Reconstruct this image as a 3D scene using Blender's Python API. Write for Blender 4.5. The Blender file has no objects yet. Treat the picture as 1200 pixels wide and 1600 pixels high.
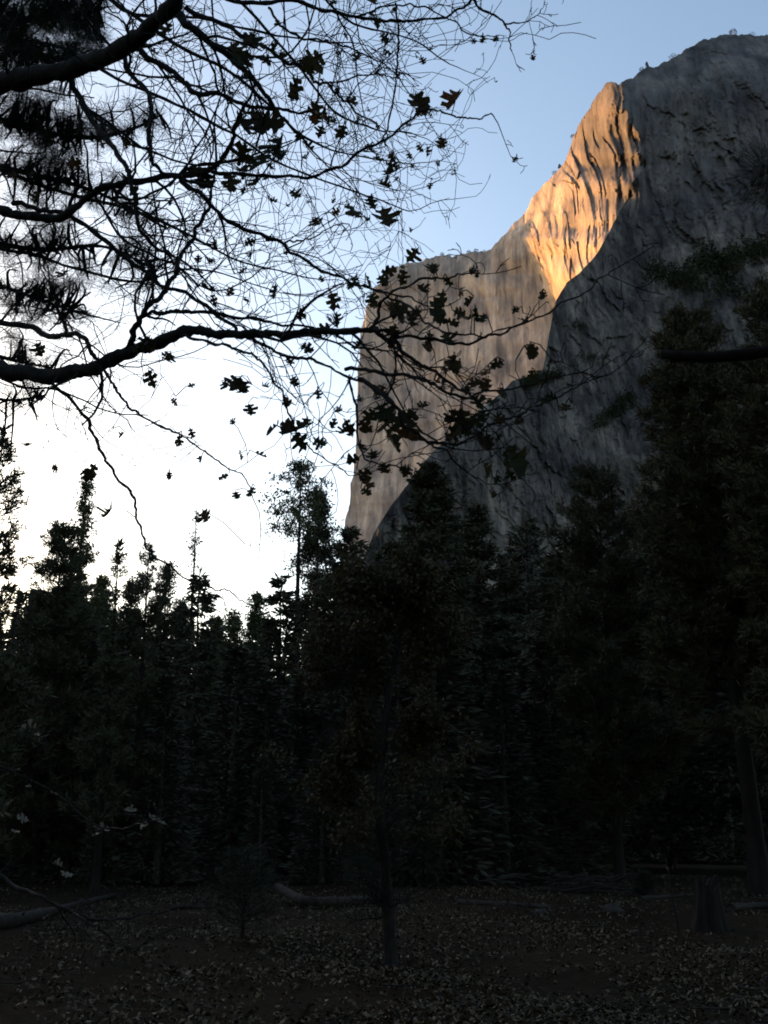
import bpy, math, random
import numpy as np
from mathutils import Vector

SC = bpy.context.scene
COL = SC.collection
rng = np.random.default_rng(7)
random.seed(7)

# ------------------------------------------------------------------ camera
FPX = 1680.0                      # focal length in photo pixels (1200 x 1600)
PITCH = math.radians(16.3)
CP, SP = math.cos(PITCH), math.sin(PITCH)
CAM = np.array([0.0, 0.0, 1.6])
FW = np.array([0.0, CP, SP]); UPV = np.array([0.0, -SP, CP]); RT = np.array([1.0, 0, 0])

def P(px, py, d):
    return CAM + d * (FW + (px - 600) / FPX * RT + (800 - py) / FPX * UPV)

def proj(p):
    q = np.asarray(p) - CAM
    d = q @ FW
    return 600 + FPX * (q @ RT) / d, 800 - FPX * (q @ UPV) / d, d

def gz(x, y):
    r = np.hypot(x, y)
    f = np.exp(-(r / 90.0) ** 2)
    return f * (0.10 * np.sin(x * .31 + .7) * np.cos(y * .23) + 0.05 * np.sin(x * .9 + y * .7)) + 0.0

def G(px, py):
    v = FW + (px - 600) / FPX * RT + (800 - py) / FPX * UPV
    t = -CAM[2] / v[2]
    p = CAM + t * v
    for _ in range(4):
        t = (gz(p[0], p[1]) - CAM[2]) / v[2]
        p = CAM + t * v
    return p

# ------------------------------------------------------------------ mesh builder
class MB:
    def __init__(s):
        s.v = []; s.q = []; s.t = []; s.n = 0
    def quads(s, verts, faces):
        s.v.append(np.asarray(verts, float)); s.q.append(np.asarray(faces, int) + s.n); s.n += len(verts)
    def tris(s, verts, faces):
        s.v.append(np.asarray(verts, float)); s.t.append(np.asarray(faces, int) + s.n); s.n += len(verts)
    def add(s, o, M=None, off=None):
        V = np.concatenate(o.v)
        if M is not None: V = V @ M.T
        if off is not None: V = V + off
        s.v.append(V)
        for a in o.q: s.q.append(a + s.n)
        for a in o.t: s.t.append(a + s.n)
        s.n += len(V)
    def tube(s, pts, rad, n=5, cap=True):
        pts = np.asarray(pts, float); rad = np.asarray(rad, float)
        T = np.gradient(pts, axis=0)
        T /= np.linalg.norm(T, axis=1)[:, None] + 1e-9
        ref = np.array([0.31, 0.2, 0.93]) if abs(T[0][2]) < .8 else np.array([0.9, 0.4, 0.1])
        A = np.cross(T, ref); A /= np.linalg.norm(A, axis=1)[:, None] + 1e-9
        B = np.cross(T, A)
        an = np.arange(n) * 2 * math.pi / n
        ring = (A[:, None, :] * np.cos(an)[None, :, None] + B[:, None, :] * np.sin(an)[None, :, None]) * rad[:, None, None] + pts[:, None, :]
        m = len(pts)
        V = ring.reshape(-1, 3)
        i = np.arange(m - 1)[:, None] * n; j = np.arange(n)[None, :]; k = (j + 1) % n
        F = np.stack([i + j, i + k, i + n + k, i + n + j], -1).reshape(-1, 4)
        base = s.n
        s.quads(V, F)
        if cap:
            for e, c in ((0, pts[0]), (m - 1, pts[-1])):
                s.v.append(np.array([c])); ci = s.n; s.n += 1
                jj = np.arange(n)
                s.t.append(np.stack([base + e * n + jj, base + e * n + (jj + 1) % n, np.full(n, ci)], -1))
    def mesh(s, name, smooth=True):
        me = bpy.data.meshes.new(name)
        V = np.concatenate(s.v) if s.v else np.zeros((0, 3))
        q = np.concatenate(s.q) if s.q else np.zeros((0, 4), int)
        t = np.concatenate(s.t) if s.t else np.zeros((0, 3), int)
        me.vertices.add(len(V)); me.vertices.foreach_set('co', V.astype(np.float32).ravel())
        idx = np.concatenate([q.ravel(), t.ravel()]).astype(np.int32)
        me.loops.add(len(idx)); me.loops.foreach_set('vertex_index', idx)
        st = np.concatenate([np.arange(len(q)) * 4, len(q) * 4 + np.arange(len(t)) * 3]).astype(np.int32)
        me.polygons.add(len(st)); me.polygons.foreach_set('loop_start', st)
        if smooth: me.polygons.foreach_set('use_smooth', np.ones(len(st), bool))
        me.update(calc_edges=True); me.validate()
        return me
    def build(s, name, m, parent=None, smooth=True):
        me = s.mesh(name, smooth)
        me.materials.append(m)
        o = bpy.data.objects.new(name, me); COL.objects.link(o)
        if parent is not None:
            o.parent = parent
        return o

def tag(o, label, cat=None, group=None, kind=None):
    o['label'] = label
    if cat: o['category'] = cat
    if group: o['group'] = group
    if kind: o['kind'] = kind
    return o

def empty(name, loc=(0, 0, 0)):
    o = bpy.data.objects.new(name, None); COL.objects.link(o); o.location = loc
    o.empty_display_size = .2
    return o

def blades(mb, base, d, L, W, r=None):
    r = r or rng
    N = len(base)
    d = d / (np.linalg.norm(d, axis=1)[:, None] + 1e-9)
    q = r.normal(size=(N, 3)); sd = np.cross(d, q); sd /= np.linalg.norm(sd, axis=1)[:, None] + 1e-9
    L = np.broadcast_to(L, N)[:, None]; W = np.broadcast_to(W, N)[:, None]
    mid = base + d * L * .45
    V = np.stack([base, mid + sd * W / 2, base + d * L, mid - sd * W / 2], 1).reshape(-1, 3)
    F = np.arange(N * 4).reshape(N, 4)
    mb.quads(V, F)

def catmull(pts, n=6):
    p = np.asarray(pts, float)
    p = np.vstack([2 * p[0] - p[1], p, 2 * p[-1] - p[-2]])
    out = []
    for i in range(1, len(p) - 2):
        for k in range(n):
            t = k / n
            a, b, c, d = p[i - 1], p[i], p[i + 1], p[i + 2]
            out.append(.5 * (2 * b + (c - a) * t + (2 * a - 5 * b + 4 * c - d) * t * t + (3 * b - a - 3 * c + d) * t ** 3))
    out.append(p[-2])
    return np.array(out)

# ------------------------------------------------------------------ numpy noise
def vnoise(x, y, seed=0):
    xi = np.floor(x).astype(np.int64); yi = np.floor(y).astype(np.int64)
    fx = x - xi; fy = y - yi
    fx = fx * fx * (3 - 2 * fx); fy = fy * fy * (3 - 2 * fy)
    def h(a, b):
        n = (a * 374761393 + b * 668265263 + seed * 1442695041) & 0xffffffff
        n = ((n ^ (n >> 13)) * 1274126177) & 0xffffffff
        n = n ^ (n >> 16)
        return (n & 0xffff) / 65535.0 * 2 - 1
    return (h(xi, yi) * (1 - fx) + h(xi + 1, yi) * fx) * (1 - fy) + (h(xi, yi + 1) * (1 - fx) + h(xi + 1, yi + 1) * fx) * fy

def fbm(x, y, o=4, seed=0, g=.5):
    s = 0; a = 1
    for k in range(o):
        s = s + a * vnoise(x * 2 ** k, y * 2 ** k, seed + k * 17); a *= g
    return s

def facets(U, V, su, sv, shear, seed, tilt):
    """jointed rock: every cell of a jittered lattice is a tilted plane with its own offset"""
    x = (U - shear * V) / su; y = V / sv
    xi = np.floor(x).astype(np.int64); yi = np.floor(y).astype(np.int64)
    best = np.full(U.shape, 1e9); out = np.zeros(U.shape)
    def h(a, b, k):
        n = (a * 374761393 + b * 668265263 + (seed * 31 + k) * 1442695041) & 0xffffffff
        n = ((n ^ (n >> 13)) * 1274126177) & 0xffffffff
        n = n ^ (n >> 16)
        return (n & 0xffff) / 65535.0
    for i in (-1, 0, 1):
        for j in (-1, 0, 1):
            a = xi + i; b = yi + j
            dx = x - (a + h(a, b, 1)); dy = y - (b + h(a, b, 2))
            d = dx * dx + dy * dy
            val = (h(a, b, 3) - .5) * 2 + tilt * ((h(a, b, 4) - .5) * 2 * dx + (h(a, b, 5) - .5) * 1.4 * dy)
            m = d < best
            best = np.where(m, d, best); out = np.where(m, val, out)
    return out

# ------------------------------------------------------------------ materials
def nodes_of(name):
    m = bpy.data.materials.new(name); m.use_nodes = True
    nt = m.node_tree; b = nt.nodes['Principled BSDF']
    return m, nt, b

def mat(name, c1, c2, scale=4.0, rough=.85, bump=0.0, island=False, stretch=(1, 1, 1), transl=0, bdist=.02, spec=.12):
    m, nt, b = nodes_of(name)
    N = nt.nodes.new; Lk = nt.links.new
    tc = N('ShaderNodeTexCoord'); mp = N('ShaderNodeMapping'); mp.inputs['Scale'].default_value = stretch
    Lk(tc.outputs['Object'], mp.inputs['Vector'])
    no = N('ShaderNodeTexNoise'); no.inputs['Scale'].default_value = scale; no.inputs['Detail'].default_value = 5
    Lk(mp.outputs['Vector'], no.inputs['Vector'])
    rp = N('ShaderNodeValToRGB'); rp.color_ramp.elements[0].color = (*c1, 1); rp.color_ramp.elements[1].color = (*c2, 1)
    rp.color_ramp.elements[0].position = .3; rp.color_ramp.elements[1].position = .7
    if island:
        ge = N('ShaderNodeNewGeometry')
        rp.color_ramp.elements[0].position = 0.; rp.color_ramp.elements[1].position = 1.
        Lk(ge.outputs['Random Per Island'], rp.inputs['Fac'])
    else:
        Lk(no.outputs['Fac'], rp.inputs['Fac'])
    Lk(rp.outputs['Color'], b.inputs['Base Color'])
    b.inputs['Roughness'].default_value = rough
    b.inputs['Specular IOR Level'].default_value = spec
    if bump:
        bp = N('ShaderNodeBump'); bp.inputs['Strength'].default_value = bump; bp.inputs['Distance'].default_value = bdist
        Lk(no.outputs['Fac'], bp.inputs['Height']); Lk(bp.outputs['Normal'], b.inputs['Normal'])
    if transl:
        tr = N('ShaderNodeBsdfTranslucent'); mx = N('ShaderNodeMixShader'); mx.inputs[0].default_value = transl
        Lk(rp.outputs['Color'], tr.inputs['Color'])
        out = nt.nodes['Material Output']
        Lk(b.outputs[0], mx.inputs[1]); Lk(tr.outputs[0], mx.inputs[2]); Lk(mx.outputs[0], out.inputs['Surface'])
    return m

M = {}
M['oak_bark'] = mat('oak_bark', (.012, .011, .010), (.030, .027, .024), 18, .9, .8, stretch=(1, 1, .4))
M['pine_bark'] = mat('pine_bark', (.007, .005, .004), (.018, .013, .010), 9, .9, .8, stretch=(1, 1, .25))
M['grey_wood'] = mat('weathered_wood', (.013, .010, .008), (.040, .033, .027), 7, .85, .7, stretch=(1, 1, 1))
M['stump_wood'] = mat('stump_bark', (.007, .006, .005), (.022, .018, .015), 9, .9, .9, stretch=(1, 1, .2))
M['oak_leaf'] = mat('oak_leaf', (.030, .022, .008), (.085, .040, .014), 5, .6, island=True, transl=.4)
_cr = M['oak_leaf'].node_tree.nodes['Color Ramp'].color_ramp
_cr.elements[0].color = (.022, .028, .010, 1); _cr.elements[1].color = (.11, .045, .013, 1)
for _p, _c in ((.45, (.030, .030, .011, 1)), (.72, (.045, .030, .012, 1))):
    _e = _cr.elements.new(_p); _e.color = _c
M['glint_leaf'] = mat('glint_leaf', (.08, .065, .04), (.17, .14, .09), 5, .45, island=True, transl=.1)  # sky glint on these leaves put into a paler base colour
M['needle'] = mat('pine_needle', (.034, .034, .018), (.058, .054, .027), 5, .6, island=True)
M['needle_fg'] = mat('near_pine_needle', (.014, .018, .013), (.03, .036, .02), 5, .6, island=True)
M['fir'] = mat('fir_foliage', (.026, .027, .016), (.045, .043, .025), 5, .7, island=True)
M['wood'] = mat('forest_foliage', (.036, .034, .023), (.058, .053, .036), 5, .8, island=True)
M['cedar'] = mat('cedar_foliage', (.038, .042, .019), (.068, .068, .031), 5, .7, island=True)
M['olive'] = mat('olive_pine_foliage', (.038, .034, .015), (.064, .054, .026), 5, .7, island=True)
M['autumn'] = mat('autumn_foliage', (.036, .030, .014), (.068, .050, .023), 5, .7, island=True, transl=.15)
M['litter'] = mat('leaf_litter', (.012, .0075, .004), (.125, .090, .052), 5, .6, island=True)
M['scrub'] = mat('ledge_scrub', (.018, .022, .012), (.04, .045, .022), 5, .8, island=True)
M['stone'] = mat('stone', (.022, .02, .018), (.05, .045, .04), 6, .9, .6)

def ground_mat():
    m, nt, b = nodes_of('forest_floor')
    N = nt.nodes.new; Lk = nt.links.new
    tc = N('ShaderNodeTexCoord')
    n1 = N('ShaderNodeTexNoise'); n1.inputs['Scale'].default_value = .35; n1.inputs['Detail'].default_value = 6
    n2 = N('ShaderNodeTexVoronoi'); n2.inputs['Scale'].default_value = 14
    n3 = N('ShaderNodeTexNoise'); n3.inputs['Scale'].default_value = 22; n3.inputs['Detail'].default_value = 6
    for n in (n1, n2, n3): Lk(tc.outputs['Object'], n.inputs['Vector'])
    r1 = N('ShaderNodeValToRGB')
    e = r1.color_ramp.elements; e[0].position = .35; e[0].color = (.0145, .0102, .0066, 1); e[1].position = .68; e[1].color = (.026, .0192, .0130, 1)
    Lk(n1.outputs['Fac'], r1.inputs['Fac'])
    r2 = N('ShaderNodeValToRGB'); e = r2.color_ramp.elements; e[0].color = (.5, .45, .4, 1); e[1].color = (1.5, 1.4, 1.3, 1)
    Lk(n2.outputs['Color'], r2.inputs['Fac'])
    mx = N('ShaderNodeMix'); mx.data_type = 'RGBA'; mx.blend_type = 'MULTIPLY'; mx.inputs[0].default_value = .8
    Lk(r1.outputs['Color'], mx.inputs[6]); Lk(r2.outputs['Color'], mx.inputs[7])
    Lk(mx.outputs[2], b.inputs['Base Color']); b.inputs['Roughness'].default_value = .95; b.inputs['Specular IOR Level'].default_value = .02
    bp = N('ShaderNodeBump'); bp.inputs['Strength'].default_value = .8; bp.inputs['Distance'].default_value = .04
    Lk(n3.outputs['Fac'], bp.inputs['Height']); Lk(bp.outputs['Normal'], b.inputs['Normal'])
    return m

def rock_mat(name, pale, dark, shade_x=None, shade_tint=(.15, .145, .14), bump=1.0, streak=.6, speck=.4):
    """granite: vertical water streaks, mineral blotches; darkx = world x beyond which the darker rock body begins"""
    m, nt, b = nodes_of(name)
    N = nt.nodes.new; Lk = nt.links.new
    tc = N('ShaderNodeTexCoord')
    mp = N('ShaderNodeMapping'); mp.inputs['Scale'].default_value = (.075, .03, .0065); Lk(tc.outputs['Object'], mp.inputs['Vector'])
    s = N('ShaderNodeTexNoise'); s.inputs['Scale'].default_value = 1; s.inputs['Detail'].default_value = 7; s.inputs['Roughness'].default_value = .62
    s.inputs['Distortion'].default_value = .6
    Lk(mp.outputs[0], s.inputs['Vector'])
    mp2 = N('ShaderNodeMapping'); mp2.inputs['Scale'].default_value = (.02, .02, .012); Lk(tc.outputs['Object'], mp2.inputs['Vector'])
    bl = N('ShaderNodeTexNoise'); bl.inputs['Scale'].default_value = 1; bl.inputs['Detail'].default_value = 8; bl.inputs['Roughness'].default_value = .6
    Lk(mp2.outputs[0], bl.inputs['Vector'])
    r = N('ShaderNodeValToRGB'); e = r.color_ramp.elements
    e[0].position = .32; e[0].color = (*dark, 1); e[1].position = .62; e[1].color = (*pale, 1)
    Lk(s.outputs['Fac'], r.inputs['Fac'])
    r2 = N('ShaderNodeValToRGB'); e = r2.color_ramp.elements
    e[0].position = .36; e[0].color = (.46, .47, .51, 1); e[1].position = .66; e[1].color = (1.32, 1.26, 1.16, 1)
    Lk(bl.outputs['Fac'], r2.inputs['Fac'])
    mx = N('ShaderNodeMix'); mx.data_type = 'RGBA'; mx.blend_type = 'MULTIPLY'; mx.inputs[0].default_value = 1
    Lk(r.outputs[0], mx.inputs[6]); Lk(r2.outputs[0], mx.inputs[7])
    # thin pale and black water streaks, and a fine speckle
    mp3 = N('ShaderNodeMapping'); mp3.inputs['Scale'].default_value = (1, 1, .30); mp3.inputs['Rotation'].default_value = (0, .12, 0); Lk(tc.outputs['Object'], mp3.inputs['Vector'])
    mp4 = N('ShaderNodeMapping'); mp4.inputs['Scale'].default_value = (.22, .05, .010); Lk(tc.outputs['Object'], mp4.inputs['Vector'])
    s4 = N('ShaderNodeTexNoise'); s4.inputs['Scale'].default_value = 1; s4.inputs['Detail'].default_value = 4; s4.inputs['Distortion'].default_value = .4; Lk(mp4.outputs[0], s4.inputs['Vector'])
    r4 = N('ShaderNodeValToRGB'); e = r4.color_ramp.elements
    e[0].position = .33; e[0].color = (.62, .62, .63, 1); e[1].position = .47; e[1].color = (1, 1, 1, 1)
    q = r4.color_ramp.elements.new(.60); q.color = (1, 1, 1, 1); q = r4.color_ramp.elements.new(.72); q.color = (1.45, 1.42, 1.4, 1)
    Lk(s4.outputs['Fac'], r4.inputs['Fac'])
    mx4 = N('ShaderNodeMix'); mx4.data_type = 'RGBA'; mx4.blend_type = 'MULTIPLY'; mx4.inputs[0].default_value = streak
    Lk(mx.outputs[2], mx4.inputs[6]); Lk(r4.outputs[0], mx4.inputs[7])
    sp = N('ShaderNodeTexNoise'); sp.inputs['Scale'].default_value = .09; sp.inputs['Detail'].default_value = 5; sp.inputs['Roughness'].default_value = .75; Lk(mp3.outputs[0], sp.inputs['Vector'])
    r5 = N('ShaderNodeValToRGB'); e = r5.color_ramp.elements
    e[0].position = .38; e[0].color = (.50, .50, .53, 1); e[1].position = .66; e[1].color = (1.6, 1.56, 1.5, 1); Lk(sp.outputs['Fac'], r5.inputs['Fac'])
    mx5 = N('ShaderNodeMix'); mx5.data_type = 'RGBA'; mx5.blend_type = 'MULTIPLY'; mx5.inputs[0].default_value = speck
    Lk(mx4.outputs[2], mx5.inputs[6]); Lk(r5.outputs[0], mx5.inputs[7])
    last = mx5.outputs[2]
    if shade_x is not None:  # multiplies the unlit dome's shade into its rock colour
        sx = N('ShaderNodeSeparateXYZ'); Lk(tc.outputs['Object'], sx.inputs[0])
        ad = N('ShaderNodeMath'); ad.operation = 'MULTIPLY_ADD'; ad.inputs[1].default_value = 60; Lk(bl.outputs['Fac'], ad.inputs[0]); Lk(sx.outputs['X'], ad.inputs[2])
        mr = N('ShaderNodeMapRange'); mr.inputs[1].default_value = shade_x; mr.inputs[2].default_value = shade_x + 25
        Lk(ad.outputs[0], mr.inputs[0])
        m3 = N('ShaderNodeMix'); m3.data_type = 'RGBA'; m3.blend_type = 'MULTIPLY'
        Lk(mr.outputs[0], m3.inputs[0]); Lk(last, m3.inputs[6]); m3.inputs[7].default_value = (*shade_tint, 1)
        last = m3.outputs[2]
    Lk(last, b.inputs['Base Color']); b.inputs['Roughness'].default_value = .9; b.inputs['Specular IOR Level'].default_value = .10
    b1 = N('ShaderNodeBump'); b1.inputs['Strength'].default_value = .5 * bump; b1.inputs['Distance'].default_value = 3.0
    Lk(s.outputs['Fac'], b1.inputs['Height'])
    b2 = N('ShaderNodeBump'); b2.inputs['Strength'].default_value = .5 * bump; b2.inputs['Distance'].default_value = 5.0
    Lk(bl.outputs['Fac'], b2.inputs['Height']); Lk(b1.outputs['Normal'], b2.inputs['Normal'])
    fn = N('ShaderNodeTexNoise'); fn.inputs['Scale'].default_value = .16; fn.inputs['Detail'].default_value = 6; fn.inputs['Roughness'].default_value = .7
    Lk(mp3.outputs[0], fn.inputs['Vector'])
    b3 = N('ShaderNodeBump'); b3.inputs['Strength'].default_value = .55 * bump; b3.inputs['Distance'].default_value = 1.6
    Lk(fn.outputs['Fac'], b3.inputs['Height']); Lk(b2.outputs['Normal'], b3.inputs['Normal'])
    Lk(b3.outputs['Normal'], b.inputs['Normal'])
    return m

# ------------------------------------------------------------------ sun, sky
SUN_LEFT = math.radians(42)      # to the left of the view direction
SUN_EL = math.radians(8)
Ldir = Vector((-math.sin(SUN_LEFT) * math.cos(SUN_EL), math.cos(SUN_LEFT) * math.cos(SUN_EL), math.sin(SUN_EL)))
w = bpy.data.worlds.new('World'); SC.world = w; w.use_nodes = True
nt = w.node_tree; bg = nt.nodes['Background']
sky = nt.nodes.new('ShaderNodeTexSky'); sky.sky_type = 'NISHITA'; sky.sun_disc = False
sky.sun_elevation = SUN_EL
sky.sun_rotation = -SUN_LEFT
sky.air_density = 1.0; sky.dust_density = 4.6; sky.ozone_density = 1.0; sky.altitude = 1200
nt.links.new(sky.outputs[0], bg.inputs['Color']); bg.inputs['Strength'].default_value = .12
sl = bpy.data.lights.new('sun', 'SUN'); sl.energy = 3.1; sl.angle = math.radians(.5); sl.color = (1, .43, .11)
so = bpy.data.objects.new('sun', sl); COL.objects.link(so)
so.rotation_euler = Ldir.to_track_quat('Z', 'Y').to_euler(); so.location = (-30, 20, 60)

# ------------------------------------------------------------------ ground
def build_ground():
    mb = MB()
    a = np.concatenate([-np.geomspace(5000, 30, 26), np.linspace(-28, 28, 113), np.geomspace(30, 5000, 26)])
    b = np.concatenate([-np.geomspace(5000, 6, 22), np.linspace(-5, 50, 111), np.geomspace(52, 6000, 28)])
    X, Y = np.meshgrid(a, b, indexing='ij')
    Z = gz(X, Y) + np.where(np.hypot(X, Y) < 70, .035 * fbm(X * 1.3, Y * 1.3, 3, 5), 0)
    n, m = X.shape
    V = np.stack([X, Y, Z], -1).reshape(-1, 3)
    i = np.arange(n - 1)[:, None] * m + np.arange(m - 1)[None, :]
    F = np.stack([i, i + m, i + m + 1, i + 1], -1).reshape(-1, 4)
    mb.quads(V, F)
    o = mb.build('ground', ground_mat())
    tag(o, 'brown forest floor of dirt and dead leaves', kind='structure')
build_ground()

# ------------------------------------------------------------------ the great cliff
LEAN = .10
def cliff_point(u, v, Y0, lean=LEAN):
    vv = (800 - v) / FPX
    D = (Y0 + lean * 1.6) / (CP - vv * SP - lean * (SP + vv * CP))
    return np.stack([D * (u - 600) / FPX, D * (CP - vv * SP), 1.6 + D * (SP + vv * CP)], -1)

SKY1 = [(531, 975), (534, 900), (537, 832), (545, 790), (552, 740), (556, 690), (557, 640), (559, 600), (561, 560), (565, 515), (572, 482), (584, 452), (600, 433), (628, 414), (660, 406),
        (690, 401), (740, 394), (766, 389), (783, 372), (798, 354), (818, 336), (833, 308), (850, 286), (870, 268), (884, 251), (893, 225), (904, 196),
        (923, 166), (938, 142), (948, 129), (968, 128), (988, 122), (1010, 107), (1040, 96), (1068, 82), (1078, 73), (1092, 64), (1120, 57), (1150, 54), (1200, 57), (1270, 74), (1400, 130), (1560, 230)]
def interp(pts, x, ax=1):
    p = np.array(sorted(pts, key=lambda a: a[ax]), float)
    return np.interp(x, p[:, ax], p[:, 1 - ax])
UB = [(822, 100), (821, 340), (823, 375), (830, 402), (845, 432), (858, 466), (866, 492), (868, 560), (868, 900)]
UR = [(970, 100), (976, 140), (992, 200), (999, 260), (990, 330), (976, 420), (976, 900)]

def wall_Y(u, v):
    ub = interp(UB, v) + 5 * fbm(v * .035, u * .01, 3, 301) * np.clip((v - 300) / 60, 0, 1)
    ur = interp(UR, v) + 15 * fbm(v * .021 + 4, v * 0, 2, 303)
    q = u - ub
    Yp = 1330 + np.clip(-q, 0, None) * .84
    Yp = Yp + np.clip((574 - u) / 22, 0, None) ** 2 * 5 * (.1 + 2.5 * np.exp(-((v - 487) / 22) ** 2))
    t = np.clip(q / (ur - ub), 0, 1)
    tt = .55 * t + .45 * (1 - (1 - t) ** 2)
    Yg = 1330 - 420 * tt
    Y = np.where(q < 0, Yp, Yg)
    Y = Y - np.clip(u - ur, 0, None) * .02
    return Y

def build_wall():
    sk = np.array(SKY1, float)
    seg = np.concatenate([[0], np.cumsum(np.hypot(*np.diff(sk, axis=0).T))])
    n = 900
    s = np.linspace(0, seg[-1], n)
    us = np.interp(s, seg, sk[:, 0]); vs = np.interp(s, seg, sk[:, 1])
    vs = vs + 2.2 * fbm(s * .06, s * 0, 4, 3) + 1.0 * fbm(s * .3, s * 0, 2, 9)
    us = us + np.where(us < 600, 1.5 * fbm(s * .05, s * 0, 4, 4), 0)
    m = 520
    t = np.linspace(0, 1, m) ** 1.15
    U = np.repeat(us[:, None], m, 1); Vv = vs[:, None] + (980 - vs)[:, None] * t[None, :]
    # columns at the left lean out with the toe of the wall
    Y0 = wall_Y(U, Vv)
    ub = interp(UB, Vv); ur = interp(UR, Vv)
    gold = np.clip((U - ub + 4) / 14, 0, 1) * np.clip((ur + 40 - U) / 45, 0, 1)
    right = np.clip((U - ur) / 50, 0, 1)
    wob = 6 * fbm(U * .01, Vv * .01, 2, 91)
    Ug = U - .30 * (Vv - 300) * np.clip((960 - U) / 120, 0, 1) + 1.6 * wob      # flutes fan out downwards
    st1 = fbm(Ug / 17, Vv / 105, 4, 11)
    st2 = fbm((U - .06 * Vv + .6 * wob) / 6.5, Vv / 90, 3, 23)
    st0 = fbm(Ug / 40, Vv / 120, 3, 31)
    crag = 1 - 2 * np.abs(fbm(Ug / 13 + 7, Vv / 34, 4, 35, .55))
    bl = fbm(U / 38, Vv / 46, 5, 41)
    pale_disp = st0 * 2.2 + st2 * .75 + fbm((U - .06 * Vv) / 16, Vv / 190, 3, 12) * 1.5
    gold_disp = st0 * 15 + st1 * 8 + st2 * 1.8 + bl * 5 + crag * 3.6
    dg = fbm((U + .7 * Vv) / 46, (Vv - .7 * U) / 17, 4, 57)
    Uw = U + 2.2 * wob + 3 * fbm(U / 12, Vv / 12, 3, 61); Vw = Vv + 1.5 * wob + 4 * fbm(U / 14, Vv / 14, 3, 62)
    fa = facets(Uw, Vw, 46, 80, .45, 3, 1.6); fb = facets(Uw, Vw, 17, 34, .25, 4, 1.6); fc = facets(Uw, Vw, 7, 15, -.2, 5, 1.5)
    fg = facets(Ug + 2 * fbm(U / 9, Vv / 20, 3, 63), Vw, 13, 62, .12, 6, 2.2); fh = facets(Ug, Vw, 6, 22, .1, 7, 2.0)
    dk_disp = bl * 3.0 + fa * 2.0 + fb * 1.7 + fc * 1.0 + facets(Uw, Vw, 4, 9, .3, 17, 1.5) * .5 + fbm(U / 9, Vv / 40, 4, 59) * 1.0
    Uf = Ug + 3 * fbm(U / 20, Vv / 60, 3, 67)
    gold_disp = (st0 * 9 + bl * 1.6 + facets(Uf, Vw, 15, 150, .10, 6, 2.0) * 5.4 + facets(Uf, Vw, 6, 60, .08, 7, 1.8) * 2.2
                 - np.abs(fbm(Uf / 19, Vv / 240, 3, 68)) * 9 + crag * .4 + fbm(Uf / 5, Vv / 40, 3, 69) * .8
                 + 5 * fbm(Uf / 9, Vv / 130, 3, 66) * np.clip((U - 935) / 30, 0, 1))
    pale_disp = pale_disp + facets(U + wob, Vv, 16, 90, .05, 8, 1.4) * .5 + facets(Uw, Vw, 40, 120, .3, 9, 1.2) * .8
    disp = pale_disp * (1 - gold) * (1 - right) + gold_disp * gold * (1 - right) + dk_disp * right
    edge = np.clip(t * 14, 0, 1)[None, :]
    Y0 = Y0 + disp * (.25 + .75 * edge) + (1 - np.clip(t * 9, 0, 1))[None, :] ** 2 * (25 * np.clip((us - 600) / 60, 0, 1) + 45 * np.clip((us - 960) / 120, 0, 1))[:, None]
    Q = cliff_point(U, Vv, Y0)
    mb = MB()
    V = Q.reshape(-1, 3)
    i = np.arange(n - 1)[:, None] * m + np.arange(m - 1)[None, :]
    F = np.stack([i, i + 1, i + m + 1, i + m], -1).reshape(-1, 4)
    # the plateau behind the rim
    back = Q[:, 0, :] + np.stack([np.zeros(n), np.full(n, 500.), np.full(n, 10.)], -1)
    foot = back.copy(); foot[:, 2] = -5
    nb = len(V)
    V = np.vstack([V, back, foot])
    k = np.arange(n - 1)
    F2 = np.stack([k * m, (k + 1) * m, nb + k + 1, nb + k], -1)
    F3 = np.stack([nb + k, nb + k + 1, nb + n + k + 1, nb + n + k], -1)
    mb.quads(V, np.vstack([F, F2, F3]))
    o = mb.build('cliff_wall', rock_mat('pale_granite', (.55, .45, .385), (.35, .285, .245), shade_x=262, shade_tint=(.23, .26, .31)))
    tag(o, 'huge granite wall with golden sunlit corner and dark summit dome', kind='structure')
    rim = Q[:, 0, :]
    return us, vs, rim, Q
us_rim, vs_rim, RIM, WALLQ = build_wall()

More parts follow.
